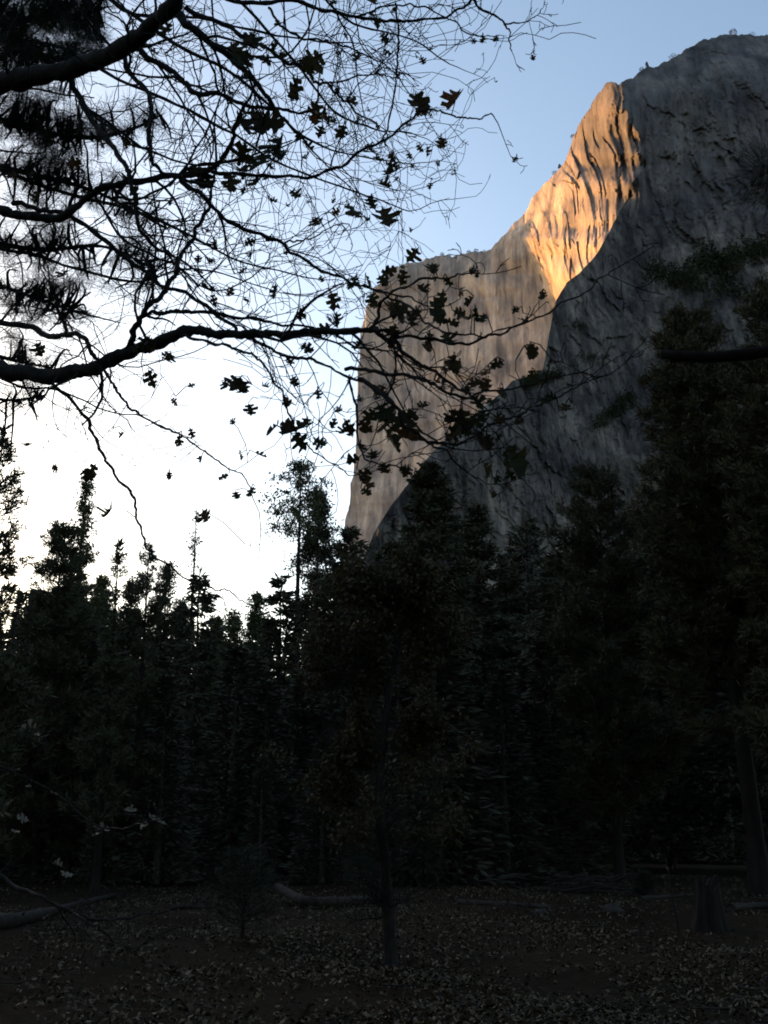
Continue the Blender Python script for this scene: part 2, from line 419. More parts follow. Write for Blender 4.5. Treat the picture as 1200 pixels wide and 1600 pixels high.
SKY2 = [(530, 960), (552, 915), (568, 872), (584, 834), (610, 792), (640, 752), (664, 717), (700, 684), (738, 653), (770, 626), (800, 596), (834, 586), (849, 574), (855, 542), (861, 505),
        (870, 468), (886, 441), (906, 429), (929, 402), (944, 376), (958, 350), (972, 322), (986, 302), (1010, 300), (1060, 300), (1150, 290), (1250, 280), (1400, 290), (1560, 310)]
def build_buttress():
    sk = np.array(SKY2, float)
    seg = np.concatenate([[0], np.cumsum(np.hypot(*np.diff(sk, axis=0).T))])
    n = 760
    s = np.linspace(0, seg[-1], n)
    us = np.interp(s, seg, sk[:, 0]); vs = np.interp(s, seg, sk[:, 1])
    jag = np.clip((1000 - us) / 60, 0, 1)
    vs = vs + (2.2 * fbm(s * .022, s * 0, 4, 13)) * jag
    us = us + .5 * fbm(s * .05, s * 0, 2, 29) * jag
    m = 460
    t = np.linspace(0, 1, m) ** 1.1
    U = np.repeat(us[:, None], m, 1); Vv = vs[:, None] + (1010 - vs)[:, None] * t[None, :]
    Yr = 1330 - 420 - np.clip(U - 985, 0, None) * .02
    top2 = interp(SKY2, np.clip(U, 531, 1550), 0)
    # the apron: flush with the wall at upper right, standing far out lower down and to the left
    gap = 1 + 60 * np.clip((Vv - 300) / 260, 0, 1.6) + 40 * np.clip((980 - U) / 120, 0, 2)
    Y0 = Yr - gap
    wob2 = 14 * fbm(U * .02, Vv * .02, 3, 92)
    bl = fbm(U / 40, Vv / 52, 5, 141); st = fbm(U / 15, Vv / 70, 4, 111)
    dg = fbm((U + .8 * Vv) / 60, (Vv - .8 * U) / 17, 4, 151)
    led = np.abs(fbm(U / 90, Vv / 34, 4, 161))
    Uw = U + wob2 + 3 * fbm(U / 12, Vv / 12, 3, 64); Vw = Vv + wob2 + 4 * fbm(U / 14, Vv / 14, 3, 65)
    low = np.clip((Vv - 560) / 200, 0, 1)
    disp = bl * 3.0 + st * 1.4 + facets(Uw, Vw, 58, 92, .5, 13, 1.5) * (2.0 - .8 * low) + facets(Uw, Vw, 19, 40, .3, 14, 1.6) * 1.7 + facets(Uw, Vw, 9, 30, .1, 15, 1.5) * 1.0 + facets(Uw, Vw, 4, 14, .0, 16, 1.5) * .5 + fbm(U / 9, Vv / 44, 4, 172) * 1.2
    edge = np.clip(t * 16, 0, 1)[None, :]
    Y0 = Y0 + disp * (.2 + .8 * edge) + ((1 - np.clip(t * 12, 0, 1))[None, :] ** 2 * 10) * (1 - jag)[:, None]
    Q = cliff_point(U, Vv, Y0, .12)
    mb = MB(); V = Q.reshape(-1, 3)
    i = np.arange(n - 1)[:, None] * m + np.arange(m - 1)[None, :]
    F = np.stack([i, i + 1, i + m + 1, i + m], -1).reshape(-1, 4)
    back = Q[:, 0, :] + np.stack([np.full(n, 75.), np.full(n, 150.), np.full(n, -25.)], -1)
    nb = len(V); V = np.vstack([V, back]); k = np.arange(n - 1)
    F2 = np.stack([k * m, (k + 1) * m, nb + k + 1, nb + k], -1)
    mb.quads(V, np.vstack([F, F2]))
    o = mb.build('cliff_buttress', rock_mat('shaded_granite', (.125, .111, .103), (.052, .048, .047), None, streak=1.0, speck=1.0))  # granite colour lowered to carry the buttress's shade
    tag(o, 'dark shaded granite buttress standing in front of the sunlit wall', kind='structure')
    return Q
BUTQ = build_buttress()

# an added ridge, outside the frame, that keeps the valley floor in shade
def build_ridge():
    th = np.radians(np.linspace(27, 85, 90)); t = np.linspace(-1, 1, 31)
    TH, T = np.meshgrid(th, t, indexing='ij')
    R = 1150 + 420 * T
    prof = np.cos(T * math.pi / 2) ** 1.3
    fade = np.clip((TH - math.radians(27)) / .07, 0, 1) * np.clip((math.radians(85) - TH) / .2, 0, 1)
    Z = (390 + 40 * fbm(TH * 9, T * 2, 4, 201)) * prof * fade ** .7 - 3
    V = np.stack([-np.sin(TH) * R, np.cos(TH) * R, Z], -1).reshape(-1, 3)
    n, m = TH.shape
    i = np.arange(n - 1)[:, None] * m + np.arange(m - 1)[None, :]
    F = np.stack([i, i + 1, i + m + 1, i + m], -1).reshape(-1, 4)
    mb = MB(); mb.quads(V, F)
    o = mb.build('shade_ridge', mat('added_hillside', (.03, .04, .02), (.09, .09, .06), .03, .95, .6, bdist=4))
    tag(o, 'unseen wooded ridge added to shade the valley floor', kind='structure')
build_ridge()

# ------------------------------------------------------------------ rim trees and ledge scrub on the cliff
def mini_tree_mesh(seed, H, R, rnd):
    r = np.random.default_rng(seed); mb = MB()
    N = 260
    t = r.uniform(.25, 1, N)
    rad = R * (np.sqrt(np.clip(1 - (t - .5) ** 2 * 3.2, .05, 1)) if rnd else (1.08 - t)) * np.sqrt(r.uniform(0, 1, N))
    a = r.uniform(0, 6.283, N)
    base = np.stack([rad * np.cos(a), rad * np.sin(a), t * H], -1)
    d = np.stack([np.cos(a), np.sin(a), r.normal(0, .6, N)], -1)
    blades(mb, base, d, r.uniform(.10, .2, N) * H, r.uniform(.05, .1, N) * H, r)
    tb = MB(); tb.tube([(0, 0, -1.5), (0, 0, H * .5), (0, 0, H * .9)], [H * .035, H * .025, H * .008], 5)
    return tb, mb
def rim_tree(idx, dv, H, R, rnd, label, seed):
    p = RIM[idx]
    root = empty('rim_tree', tuple(p + np.array([0, 2.5, -.5])))
    tb, mb = mini_tree_mesh(seed, H, R, rnd)
    tb.build('trunk', M['pine_bark'], root); mb.build('crown', M['scrub'], root, smooth=False)
    tag(root, label, 'tree', 'small trees along the cliff rim')
def rim_index(u): return int(np.argmin(np.abs(us_rim - u)))
RT_LIST = [(690, 6, 3, 1, 'tiny rounded tree at the left end of the low pale rim'),
           (702, 4.5, 3, 1, 'low shrubby tree second from left on the pale rim'),
           (716, 4, 3.4, 1, 'squat dark bush in the middle of the pale rim'),
           (733, 6, 3.2, 1, 'tallest of the small trees on the flat pale rim'),
           (744, 6.5, 3.6, 1, 'broad tiny tree on the pale rim below the golden corner'),
           (757, 4.5, 2.6, 1, 'rightmost tiny bush on the flat pale rim'),
           (868, 6, 4, 1, 'tiny tree on the rim at the foot of the golden shoulder'),
           (875, 9, 2.6, 0, 'thin tiny tree on the rim step of the golden shoulder'),
           (896, 6, 3.5, 1, 'dark bush on the steep rim above the golden face'),
           (1004, 5, 3, 1, 'small tree on the summit slope just right of the golden tip'),
           (1012, 7, 2.2, 0, 'thin small tree on the summit slope below the dome'),
           (1052, 6, 5, 1, 'low bush at the notch before the summit dome'),
           (1147, 9, 4.5, 1, 'largest lone tree standing on top of the summit dome'),
           (1176, 5, 5, 1, 'low wide tree near the right edge of the summit dome')]
for k, (u, H, R, rd, lb) in enumerate(RT_LIST):
    rim_tree(rim_index(u), 0, H, R, rd, lb, 400 + k)

def ledge_scrub(name, px_pts, n, size, spread, label, seed):
    """a strip of scrub and small trees growing on a ledge: sits on the buttress surface"""
    r = np.random.default_rng(seed); mb = MB()
    flatU = None
    line = catmull([(a, b, 0) for a, b in px_pts], 10)[:, :2]
    Bu = BUTQ.reshape(-1, 3)
    pj = np.stack(proj(Bu), -1) if not hasattr(ledge_scrub, 'pj') else ledge_scrub.pj
    ledge_scrub.pj = pj
    for k in range(n):
        c = line[r.integers(len(line))] + r.normal(0, 1, 2) * spread
        j = int(np.argmin((pj[:, 0] - c[0]) ** 2 + (pj[:, 1] - c[1]) ** 2))
        p = Bu[j]
        H = size * r.uniform(.5, 1.3); N = 46
        a = r.uniform(0, 6.283, N); t = r.uniform(0, 1, N); rad = H * .45 * (1.1 - t) * np.sqrt(r.uniform(0, 1, N))
        base = p + np.stack([rad * np.cos(a), rad * np.sin(a) - 1.5, t * H - 1], -1)
        d = np.stack([np.cos(a), np.sin(a), r.normal(.2, .6, N)], -1)
        blades(mb, base, d, r.uniform(.15, .3, N) * H, r.uniform(.07, .14, N) * H, r)
    o = mb.build(name, M['scrub'], smooth=False)
    tag(o, label, kind='stuff')
ledge_scrub('ledge_scrub', [(822, 607), (838, 600), (858, 594), (875, 590)], 55, 9, 3, 'dark scrub along the ledge under the pale wall', 1)
ledge_scrub('ledge_scrub', [(985, 625), (965, 645), (945, 660), (930, 672)], 60, 10, 4, 'dark band of trees on the slanting ledge of the buttress', 2)
ledge_scrub('ledge_scrub', [(1090, 400), (1130, 425), (1170, 400), (1240, 390)], 120, 14, 9, 'dark trees on the high ledge at the right of the buttress', 3)
ledge_scrub('ledge_scrub', [(1010, 430), (1060, 440), (1110, 450), (1200, 470)], 110, 12, 10, 'dark trees on the lower ledge at the right of the buttress', 4)
ledge_scrub('ledge_scrub', [(900, 500), (912, 520), (905, 510)], 10, 7, 4, 'few dark shrubs on the left part of the buttress', 5)
ledge_scrub('ledge_scrub', [(880, 575), (920, 565), (960, 560)], 18, 6, 3, 'thin line of shrubs across the middle of the buttress', 6)

# ------------------------------------------------------------------ conifers
def prof(shape, t):
    if shape == 'cone': return (1 - t) ** .85 * .97 + .03
    if shape == 'broad': return (1 - t) ** .62 * .97 + .03
    if shape == 'spire': return (1 - t) ** 1.15 * .95 + .04
    if shape == 'round': return np.sqrt(np.clip(1 - t ** 2.4, 0, 1)) * (.75 + .25 * np.sin(t * 3)) + .04
    if shape == 'column': return np.clip((1 - t) * 3.2, 0, 1) ** .6 * (.7 + .3 * np.sin(t * 9 + 1)) + .04
    return 1 - t

def tree(name, label, px, py, d, halfpx, style, shape, base_t, material, seed, nb=130, dens=1.0, trunk_r=None, basepx=None, sparse_top=None, scale_blade=1.0, group=None, side_bias=None, gap=.0, cat='tree'):
    """one conifer. (px, py, d): where its tip stands; it grows from the ground below"""
    r = np.random.default_rng(seed)
    tip = P(px, py, d)
    bx = tip[0] if basepx is None else P(basepx, 1350, d)[0]
    by = tip[1]
    bz = float(gz(bx, by))
    H = tip[2] - bz
    lean = np.array([tip[0] - bx, 0.0])
    R = halfpx * d / FPX
    root = empty(name, (bx, by, bz))
    tr = trunk_r or max(.09, H * .012)
    zz = np.linspace(0, 1, 12)
    wob = np.cumsum(r.normal(0, .012 * H / 12, (12, 2)), 0)
    wob -= zz[:, None] * wob[-1]
    def axis(t):
        t = np.asarray(t)
        return np.stack([np.interp(t, zz, wob[:, 0]) + lean[0] * t, np.interp(t, zz, wob[:, 1]), t * H], -1)
    pts = axis(zz); pts[0, 2] -= .15
    tb = MB(); rad = tr * (1 - zz * .93); rad[0] *= 1.35
    tb.tube(pts, rad, 8)
    cb = MB()
    B, D, Ls, Ws = [], [], [], []
    ts = base_t + (1 - base_t) * np.sort(r.uniform(0, .985, nb) ** .85)
    az = r.uniform(0, 6.283, nb)
    clump = fbm(ts * 14, az * 1.2, 2, seed)
    for k in range(nb):
        t = ts[k]; tc = (t - base_t) / (1 - base_t)
        L = R * float(prof(shape, tc)) * r.uniform(.62, 1.12) * (1 + .32 * clump[k])
        if sparse_top and t > sparse_top: L *= .38
        if gap and r.uniform() < gap: continue
        if side_bias is not None and math.cos(az[k]) * side_bias < 0: L *= .6
        o = axis(t)
        ca, sa = math.cos(az[k]), math.sin(az[k])
        sl = {'fir': -.18, 'cedar': .05, 'pine': .18, 'airy': .05}[style] + .55 * max(0, tc - .6) + r.normal(0, .12)
        cv = {'fir': .12, 'cedar': .2, 'pine': .25, 'airy': .1}[style]
        ss = np.linspace(0, 1, 5)
        bp = o + np.stack([ca * ss * L, sa * ss * L, (sl * ss + cv * ss ** 2) * L], -1)
        bp[1:-1] += r.normal(0, .03 * L, (3, 3))
        tb.tube(bp, np.linspace(max(.012, .018 * L), .006, 5), 3, False)
        out = np.array([ca, sa, sl + cv]); lat = np.array([-sa, ca, 0])
        if style in ('fir', 'cedar'):
            ns = int((16 + 26 * L) * dens)
            s = r.uniform(.12 if L < 1.5 else .3, 1.04, ns)
            b = np.stack([np.interp(s, ss, bp[:, i]) for i in range(3)], -1)
            off = r.uniform(-1, 1, ns) * .42 * L * (1.08 - s)
            b = b + lat * off[:, None] + r.normal(0, .05 * L + .03, (ns, 3)) * np.array([1, 1, .8])
            dd = out * r.uniform(.2, 1, ns)[:, None] + lat * (np.sign(off) * r.uniform(.1, 1, ns))[:, None] + np.array([0, 0, 1.]) * r.normal(-.12 if style == 'fir' else .2, .35, ns)[:, None]
            B.append(b); D.append(dd)
            Ls.append(r.uniform(.22, .5, ns) * scale_blade); Ws.append(r.uniform(.07, .15, ns) * scale_blade)
        elif style == 'pine':
            nt_ = max(2, int((3 * (1 - .7 * tc) + 3.2 * L) * dens * 1.6)); nl = .42 + .58 * (1 - tc) ** .7
            s = np.clip(r.uniform(.35, 1.1, nt_), 0, 1)
            for q in range(nt_):
                c = np.array([np.interp(s[q], ss, bp[:, i]) for i in range(3)]) + lat * r.uniform(-1, 1) * .35 * L * (1.15 - s[q]) + r.normal(0, .05 + .03 * L, 3)
                tb.tube(np.array([np.array([np.interp(max(0, s[q] - .25), ss, bp[:, i]) for i in range(3)]), c]), [.012, .006], 3, False)
                m_ = 24
                dd = r.normal(0, 1, (m_, 3)) + out * 1.1 + np.array([0, 0, .35])
                B.append(np.repeat(c[None], m_, 0) + r.normal(0, .05, (m_, 3))); D.append(dd)
                Ls.append(r.uniform(.2, .36, m_) * scale_blade * nl); Ws.append(r.uniform(.018, .04, m_) * scale_blade)
        else:
            nc = max(1, int((2 + 2.4 * L) * dens))
            for q in range(nc):
                s = r.uniform(.3, 1.05)
                c = np.array([np.interp(min(s, 1), ss, bp[:, i]) for i in range(3)]) + r.normal(0, .09 + .05 * L, 3)
                m_ = r.integers(14, 30); sz = r.uniform(.10, .26)
                b = c + r.normal(0, sz, (m_, 3)) * np.array([1, 1, .7])
                B.append(b); D.append(r.normal(0, 1, (m_, 3)) + np.array([0, 0, .4]))
                Ls.append(r.uniform(.12, .28, m_) * scale_blade); Ws.append(r.uniform(.05, .11, m_) * scale_blade)
    # leader
    m_ = 50
    t = r.uniform(.93, 1.0, m_)
    B.append(axis(t)); D.append(r.normal(0, .6, (m_, 3)) + np.array([0, 0, .8])); Ls.append(r.uniform(.15, .35, m_)); Ws.append(r.uniform(.03, .08, m_))
    B = np.concatenate(B); D = np.concatenate(D); Ls = np.concatenate(Ls); Ws = np.concatenate(Ws)
    blades(cb, B, D, Ls, Ws, r)
    tb.build('trunk', M['pine_bark'], root)
    cb.build('crown', M[material], root, smooth=False)
    tag(root, label, cat, group)
    return root, H, axis, r

GT = 'conifers at the edge of the forest'
T = tree
T('pine_tree', 'ragged pine at the left edge of the photo with open tufted branches', 6, 672, 24, 120, 'pine', 'cone', .1, 'needle', 1, 130, 1.0, group=GT, gap=.25)
T('pine_tree', 'dense dark pine with rounded top beside the ragged pine at far left', 100, 818, 34, 100, 'pine', 'broad', .05, 'needle', 2, 230, 1.5, group=GT)
T('cedar_tree', 'tall airy slender conifer rising behind the dense rounded pine', 137, 738, 60, 52, 'airy', 'spire', .2, 'cedar', 3, 170, 1.0, group=GT)
T('pine_tree', 'thin pine with a single bottlebrush tuft at its tip, behind drooping oak branch', 187, 850, 30, 46, 'pine', 'cone', .1, 'needle', 4, 80, 1.0, group=GT, gap=.2)
T('pine_tree', 'twin-like open pine right of the bottlebrush pine, crossed by the oak branch', 234, 846, 34, 62, 'pine', 'cone', .1, 'needle', 5, 110, 1.2, group=GT, gap=.15)
T('cedar_tree', 'spindly conifer with bare needle-thin tip against white sky', 307, 800, 75, 42, 'airy', 'cone', .15, 'cedar', 6, 64, .7, group=GT, sparse_top=.7)
T('cedar_tree', 'dense conical conifer in front of the spindly bare-tipped one', 312, 890, 55, 76, 'fir', 'broad', .1, 'fir', 7, 190, .8, group=GT, gap=.12)
T('fir_tree', 'small dark conifer between the open pine and the dense conical one', 262, 880, 62, 56, 'airy', 'cone', .1, 'fir', 8, 190, 1.4, group=GT)
T('cedar_tree', 'low feathery conifer in the dip of the skyline', 366, 955, 58, 52, 'airy', 'cone', .1, 'cedar', 9, 150, 1.6, group=GT)
T('cedar_tree', 'small pointed conifer at the right of the dip in the skyline', 402, 926, 60, 54, 'airy', 'cone', .1, 'cedar', 10, 160, 1.6, group=GT)
T('fir_tree', 'bushy dark conifer at the foot of the tallest thin conifer', 440, 900, 50, 80, 'fir', 'broad', .05, 'fir', 11, 170, 1.0, group=GT)
T('cedar_tree', 'feathery pointed conifer between the dense pine and the bottlebrush pine', 160, 900, 58, 60, 'airy', 'cone', .1, 'cedar', 41, 190, 1.5, group=GT)
T('fir_tree', 'feathery conifer filling the gap left of the open pine', 208, 902, 64, 58, 'airy', 'cone', .1, 'fir', 42, 190, 1.7, group=GT)
T('fir_tree', 'pointed feathery conifer just left of the dense conical one', 284, 940, 60, 56, 'airy', 'cone', .1, 'fir', 43, 190, 1.7, group=GT)
T('cedar_tree', 'lowest feathery treetop at the bottom of the skyline dip', 340, 965, 62, 50, 'airy', 'cone', .1, 'cedar', 44, 180, 1.7, group=GT)
tt, H8, ax8, r8 = T('cedar_tree', 'tallest thin conifer with reddish bare trunk and dead lower branches', 470, 722, 60, 46, 'airy', 'round', .78, 'cedar', 12, 70, .75, group=GT, trunk_r=.3, gap=.15)
def dead_branches():
    mb = MB(); cb = MB()
    for k in range(26):
        t = .45 + .36 * r8.uniform(); a = math.pi + r8.normal(0, .7) if k % 4 else r8.normal(0, .6)
        L = r8.uniform(.8, 2.6); o = ax8(t); s = np.linspace(0, 1, 6)
        bp = o + np.stack([math.cos(a) * s * L, math.sin(a) * s * L, (-.55 * s + .5 * s ** 2) * L], -1) + r8.normal(0, .03, (6, 3)) * s[:, None]
        db = MB(); db.tube(bp, np.linspace(.03, .008, 6), 4, False); db.build('dead_branch', M['pine_bark'], tt)
    for (px, py) in ((427, 780), (437, 792), (440, 803), (432, 800), (420, 826), (440, 827), (430, 745), (418, 782), (446, 830), (455, 835)):
        c = P(px, py, 60) - np.array(tt.location); m_ = 46
        blades(cb, c + r8.normal(0, .26, (m_, 3)), r8.normal(0, 1, (m_, 3)), r8.uniform(.12, .3, m_), r8.uniform(.06, .12, m_), r8)
        h = float(np.clip((c[2] + .8) / H8, 0, 1)); o = ax8(h)
        s = np.linspace(0, 1, 5)[:, None]; bp = o + (c - o) * s + np.array([0, 0, -.6]) * (s * (1 - s))
        db = MB(); db.tube(bp, np.linspace(.035, .012, 5), 4, False); db.build('branch', M['pine_bark'], tt)
    pass; cb.build('foliage_clumps', M['cedar'], tt, smooth=False)
dead_branches()
T('fir_tree', 'conifer with lacy crown just right of the tallest thin conifer', 499, 768, 62, 38, 'airy', 'column', .2, 'fir', 13, 190, 1.8, group=GT)
T('fir_tree', 'rounded dark conifer touching the left foot of the pale wall', 548, 826, 50, 105, 'fir', 'broad', .05, 'fir', 14, 210, 1.1, group=GT)
T('fir_tree', 'tall conical fir standing against the foot of the cliff', 672, 722, 72, 128, 'fir', 'broad', .1, 'fir', 15, 330, 1.7, group=GT, scale_blade=1.2)
T('fir_tree', 'slim fir just right of the tall conical fir', 745, 786, 76, 90, 'fir', 'broad', .1, 'fir', 16, 260, 1.5, group=GT, scale_blade=1.2)
T('fir_tree', 'dark fir between the slim fir and the big pines at right', 822, 806, 70, 110, 'fir', 'broad', .05, 'fir', 17, 220, .9, group=GT, scale_blade=1.2)
T('fir_tree', 'short dark fir left of the tall conical fir, below the pale wall', 612, 846, 66, 100, 'fir', 'broad', .05, 'fir', 18, 200, .9, group=GT, scale_blade=1.2)
T('pine_tree', 'dark green bushy pine in front of the largest pine at right', 932, 735, 34, 95, 'pine', 'round', .12, 'needle', 19, 190, 1.9, group=GT)
T('pine_tree', 'largest pine at right with olive crown and trunk behind the stump', 1068, 488, 30, 118, 'pine', 'round', .22, 'olive', 20, 230, 2.2, group=GT, basepx=1106, trunk_r=.24)
T('pine_tree', 'brownish pine cut by the right edge of the photo', 1192, 440, 27, 85, 'pine', 'round', .2, 'olive', 21, 170, 2.0, group=GT)
T('fir_tree', 'low dark fir in front of the bushy pine', 880, 850, 40, 85, 'fir', 'round', .02, 'fir', 22, 220, .9, group=GT)
T('fir_tree', 'dark fir under the largest pine at right', 1010, 800, 44, 120, 'fir', 'round', .04, 'fir', 23, 260, .9, group=GT)
T('fir_tree', 'dark fir filling the right edge under the brownish pine', 1165, 760, 40, 120, 'fir', 'round', .04, 'fir', 24, 260, .9, group=GT)

# the far wood behind them reads as one mass
def forest_mass():
    protos = []
    for k in range(4):
        r = np.random.default_rng(900 + k); mb = MB()
        H = 20.; R = 2.9; N = 5200
        t = r.uniform(.0, 1, N) ** 1.2
        a = r.uniform(0, 6.283, N)
        lay = .75 + .35 * np.sin(t * 60 + a * 2 + r.uniform(0, 6)) * .5
        rad = R * (1.04 - t) ** .8 * lay * np.sqrt(r.uniform(.25, 1, N))
        base = np.stack([rad * np.cos(a), rad * np.sin(a), .3 + t * (H - .3)], -1)
        d = np.stack([np.cos(a), np.sin(a), r.normal(-.1, .4, N)], -1)
        blades(mb, base, d, r.uniform(.3, .7, N), r.uniform(.10, .26, N), r)
        mb.tube([(0, 0, 0), (0, 0, H * .6), (0, 0, H)], [.25, .14, .02], 6)
        protos.append(mb)
    big = MB(); r = np.random.default_rng(77)
    lim = [(-400, 930), (0, 935), (60, 905), (110, 900), (160, 935), (210, 960), (300, 1000), (345, 1045), (400, 985), (450, 960), (560, 905), (640, 890), (760, 880), (860, 900), (1000, 860), (1200, 850), (1600, 800)]
    for k in range(115):
        px = r.uniform(-350, 1550); d = r.uniform(62, 130)
        py = np.interp(px, [a for a, b in lim], [b for a, b in lim]) + abs(r.normal(0, 45))
        tip = P(px, py, d); H = tip[2]
        s = H / 20. ; sx = s * r.uniform(.9, 1.5); a = r.uniform(0, 6.28)
        Mx = np.array([[math.cos(a) * sx, -math.sin(a) * sx, 0], [math.sin(a) * sx, math.cos(a) * sx, 0], [0, 0, s]])
        big.add(protos[r.integers(4)], Mx, np.array([tip[0], tip[1], 0]))
    for k in range(75):
        px = r.uniform(-150, 1350); d = r.uniform(135, 230)
        tip = P(px, r.uniform(985, 1060), d); s = tip[2] / 20.; sx = s * r.uniform(1.2, 1.9); a = r.uniform(0, 6.28)
        Mx = np.array([[math.cos(a) * sx, -math.sin(a) * sx, 0], [math.sin(a) * sx, math.cos(a) * sx, 0], [0, 0, s]])
        big.add(protos[r.integers(4)], Mx, np.array([tip[0], tip[1], 0]))
    # low thicket at the back of the clearing
    for k in range(250):
        px = r.uniform(-400, 1600) if k < 190 else r.uniform(840, 1350); d = (r.uniform(29, 46) if px < 880 else r.uniform(50, 70)) if k < 130 else r.uniform(60, 85)
        x = P(px, 1300, d)[0]; y = d * CP + 3; s = r.uniform(.15, .42); a = r.uniform(0, 6.28); sx = s * r.uniform(1.2, 2.2)
        Mx = np.array([[math.cos(a) * sx, -math.sin(a) * sx, 0], [math.sin(a) * sx, math.cos(a) * sx, 0], [0, 0, s]])
        big.add(protos[r.integers(4)], Mx, np.array([x, y, 0]))
    o = big.build('forest', M['wood'], smooth=False)
    tag(o, 'dark unbroken wood of conifers behind the clearing', kind='stuff')
forest_mass()

def shade_wood():  # unseen trees added around the camera to cut the skylight
    r = np.random.default_rng(940); mb = MB()
    def crown(x, y, H, R, b0, N, sz):
        t = r.uniform(b0, 1, N); a = r.uniform(0, 6.283, N)
        rad = R * np.sqrt(np.clip(1.03 - ((t - b0) / (1 - b0)) ** 2, .02, 1)) * np.sqrt(r.uniform(.1, 1, N))
        base = np.stack([x + rad * np.cos(a), y + rad * np.sin(a), t * H], -1)
        blades(mb, base, np.stack([np.cos(a), np.sin(a), r.normal(-.1, .4, N)], -1), r.uniform(.5, 1.1, N) * sz, r.uniform(.3, .6, N) * sz, r)
        mb.tube([(x, y, 0), (x, y, H * .6), (x, y, H)], [.3, .18, .03], 7)
    n = 0
    while n < 34:
        a = r.uniform(math.radians(34), math.radians(326)); d = 14 + 40 * r.uniform()
        x, y = -math.sin(a) * d, math.cos(a) * d
        H = r.uniform(16, 30); R = r.uniform(2.2, 4.2)
        off = min(a, 2 * math.pi - a)
        if d * math.sin(min(off, math.pi / 2) - math.radians(24)) < R + 1.5: continue
        if math.hypot(x + 5.2, y - 5.6) < 2.5: continue
        crown(x, y, H, R, .12, 1500, 1.1); n += 1
    o = mb.build('shade_forest', M['fir'], smooth=False)
    tag(o, 'unseen conifer wood added around the camera to darken the clearing', kind='stuff')
shade_wood()

# ------------------------------------------------------------------ broadleaf helper: lobed oak leaves
LO = np.array([(0, .012), (.09, .018), (.16, .06), (.19, .19), (.17, .25), (.25, .29), (.32, .23), (.35, .11), (.41, .13), (.43, .29), (.40, .40), (.50, .43), (.60, .37), (.62, .20),
               (.61, .12), (.67, .14), (.73, .25), (.79, .31), (.85, .24), (.83, .13), (.91, .13), (1.0, 0)])
LMID = np.maximum.accumulate(LO[:, 0]); LN = len(LO)
def leaf(mb, base, d, up, L, fold=.4, curl=.5):
    """lobed leaf from base along d; fold across the midrib, curl along it"""
    d = d / (np.linalg.norm(d) + 1e-9)
    s = np.cross(d, up); s /= np.linalg.norm(s) + 1e-9
    nrm = np.cross(s, d)
    if abs(curl) < .05: curl = .05
    wide = rng.uniform(.8, 1.15)
    def spine(t):
        a = t * curl
        return base + (d[None] * (np.sin(a) / curl)[:, None] + nrm[None] * ((1 - np.cos(a)) / curl)[:, None]) * L
    mid = spine(LMID)
    cf, sf = math.cos(fold), math.sin(fold)
    sides = []
    for sg in (1, -1):
        o = LO * (1 + .09 * rng.normal(size=(LN, 2)))
        roll = rng.normal(.2, .5)
        wv = o[:, 1] * wide
        sides.append(spine(np.clip(o[:, 0], 0, 1.05)) + (s[None] * sg * cf + nrm[None] * sf) * (wv * L)[:, None] + nrm[None] * (roll * wv ** 2 * 1.6 * L)[:, None])
    V = np.vstack([sides[0], mid, sides[1]]); n = LN; k = np.arange(n - 1)
    F = np.vstack([np.stack([k, k + 1, n + k + 1, n + k], -1), np.stack([n + k, n + k + 1, 2 * n + k + 1, 2 * n + k], -1)])
    mb.quads(V, F)

# ------------------------------------------------------------------ foreground oak
oak = empty('oak_tree', (-5.2, 5.6, 0))
OAK0 = np.array([-5.2, 5.6, 0.0])
SAMPLES = []      # (px, py, depth, limb index) of every limb and twig point

def grow(mb, p, d, L, r0, lvl, owner, r, dens):
    """a wiry twig with kinks and side twigs"""
    n = max(4, int(L / .07)); n = min(n, 14)
    st = L / n
    pts = [p]; dirs = [d]
    bend = r.normal(0, .2, 3) + np.array([0, 0, -.03 if lvl < 2 else .06])
    for k in range(n):
        d = d + bend * .55 + r.normal(0, .15 if lvl == 1 else .24, 3); d /= np.linalg.norm(d)
        p = p + d * st; pts.append(p); dirs.append(d)
        if r.uniform() < .28: bend = r.normal(0, .26, 3)
    pts = np.array(pts)
    rad = np.linspace(r0, max(.0019, r0 * .45), len(pts))
    mb.tube(pts, rad, 3 if r0 < .006 else 5, False)
    for k in range(1, len(pts), 1 if lvl > 1 else 2):
        a, b, c = proj(pts[k]); SAMPLES.append((a, b, c, owner))
    if lvl < 3:
        nk = max(1, int(n * {1: .58, 2: .22}[lvl] * dens + r.uniform(0, .9)))
        for q in range(nk):
            k = r.integers(1, len(pts))
            ax = r.normal(0, 1, 3); sd = np.cross(dirs[k], ax); sd /= np.linalg.norm(sd) + 1e-9
            nd = dirs[k] * r.uniform(.3, .9) + sd * r.uniform(.5, 1)
            nd /= np.linalg.norm(nd)
            grow(mb, pts[k], nd, L * r.uniform(.25, .6), max(.0021, rad[k] * .62), lvl + 1, owner, r, dens)

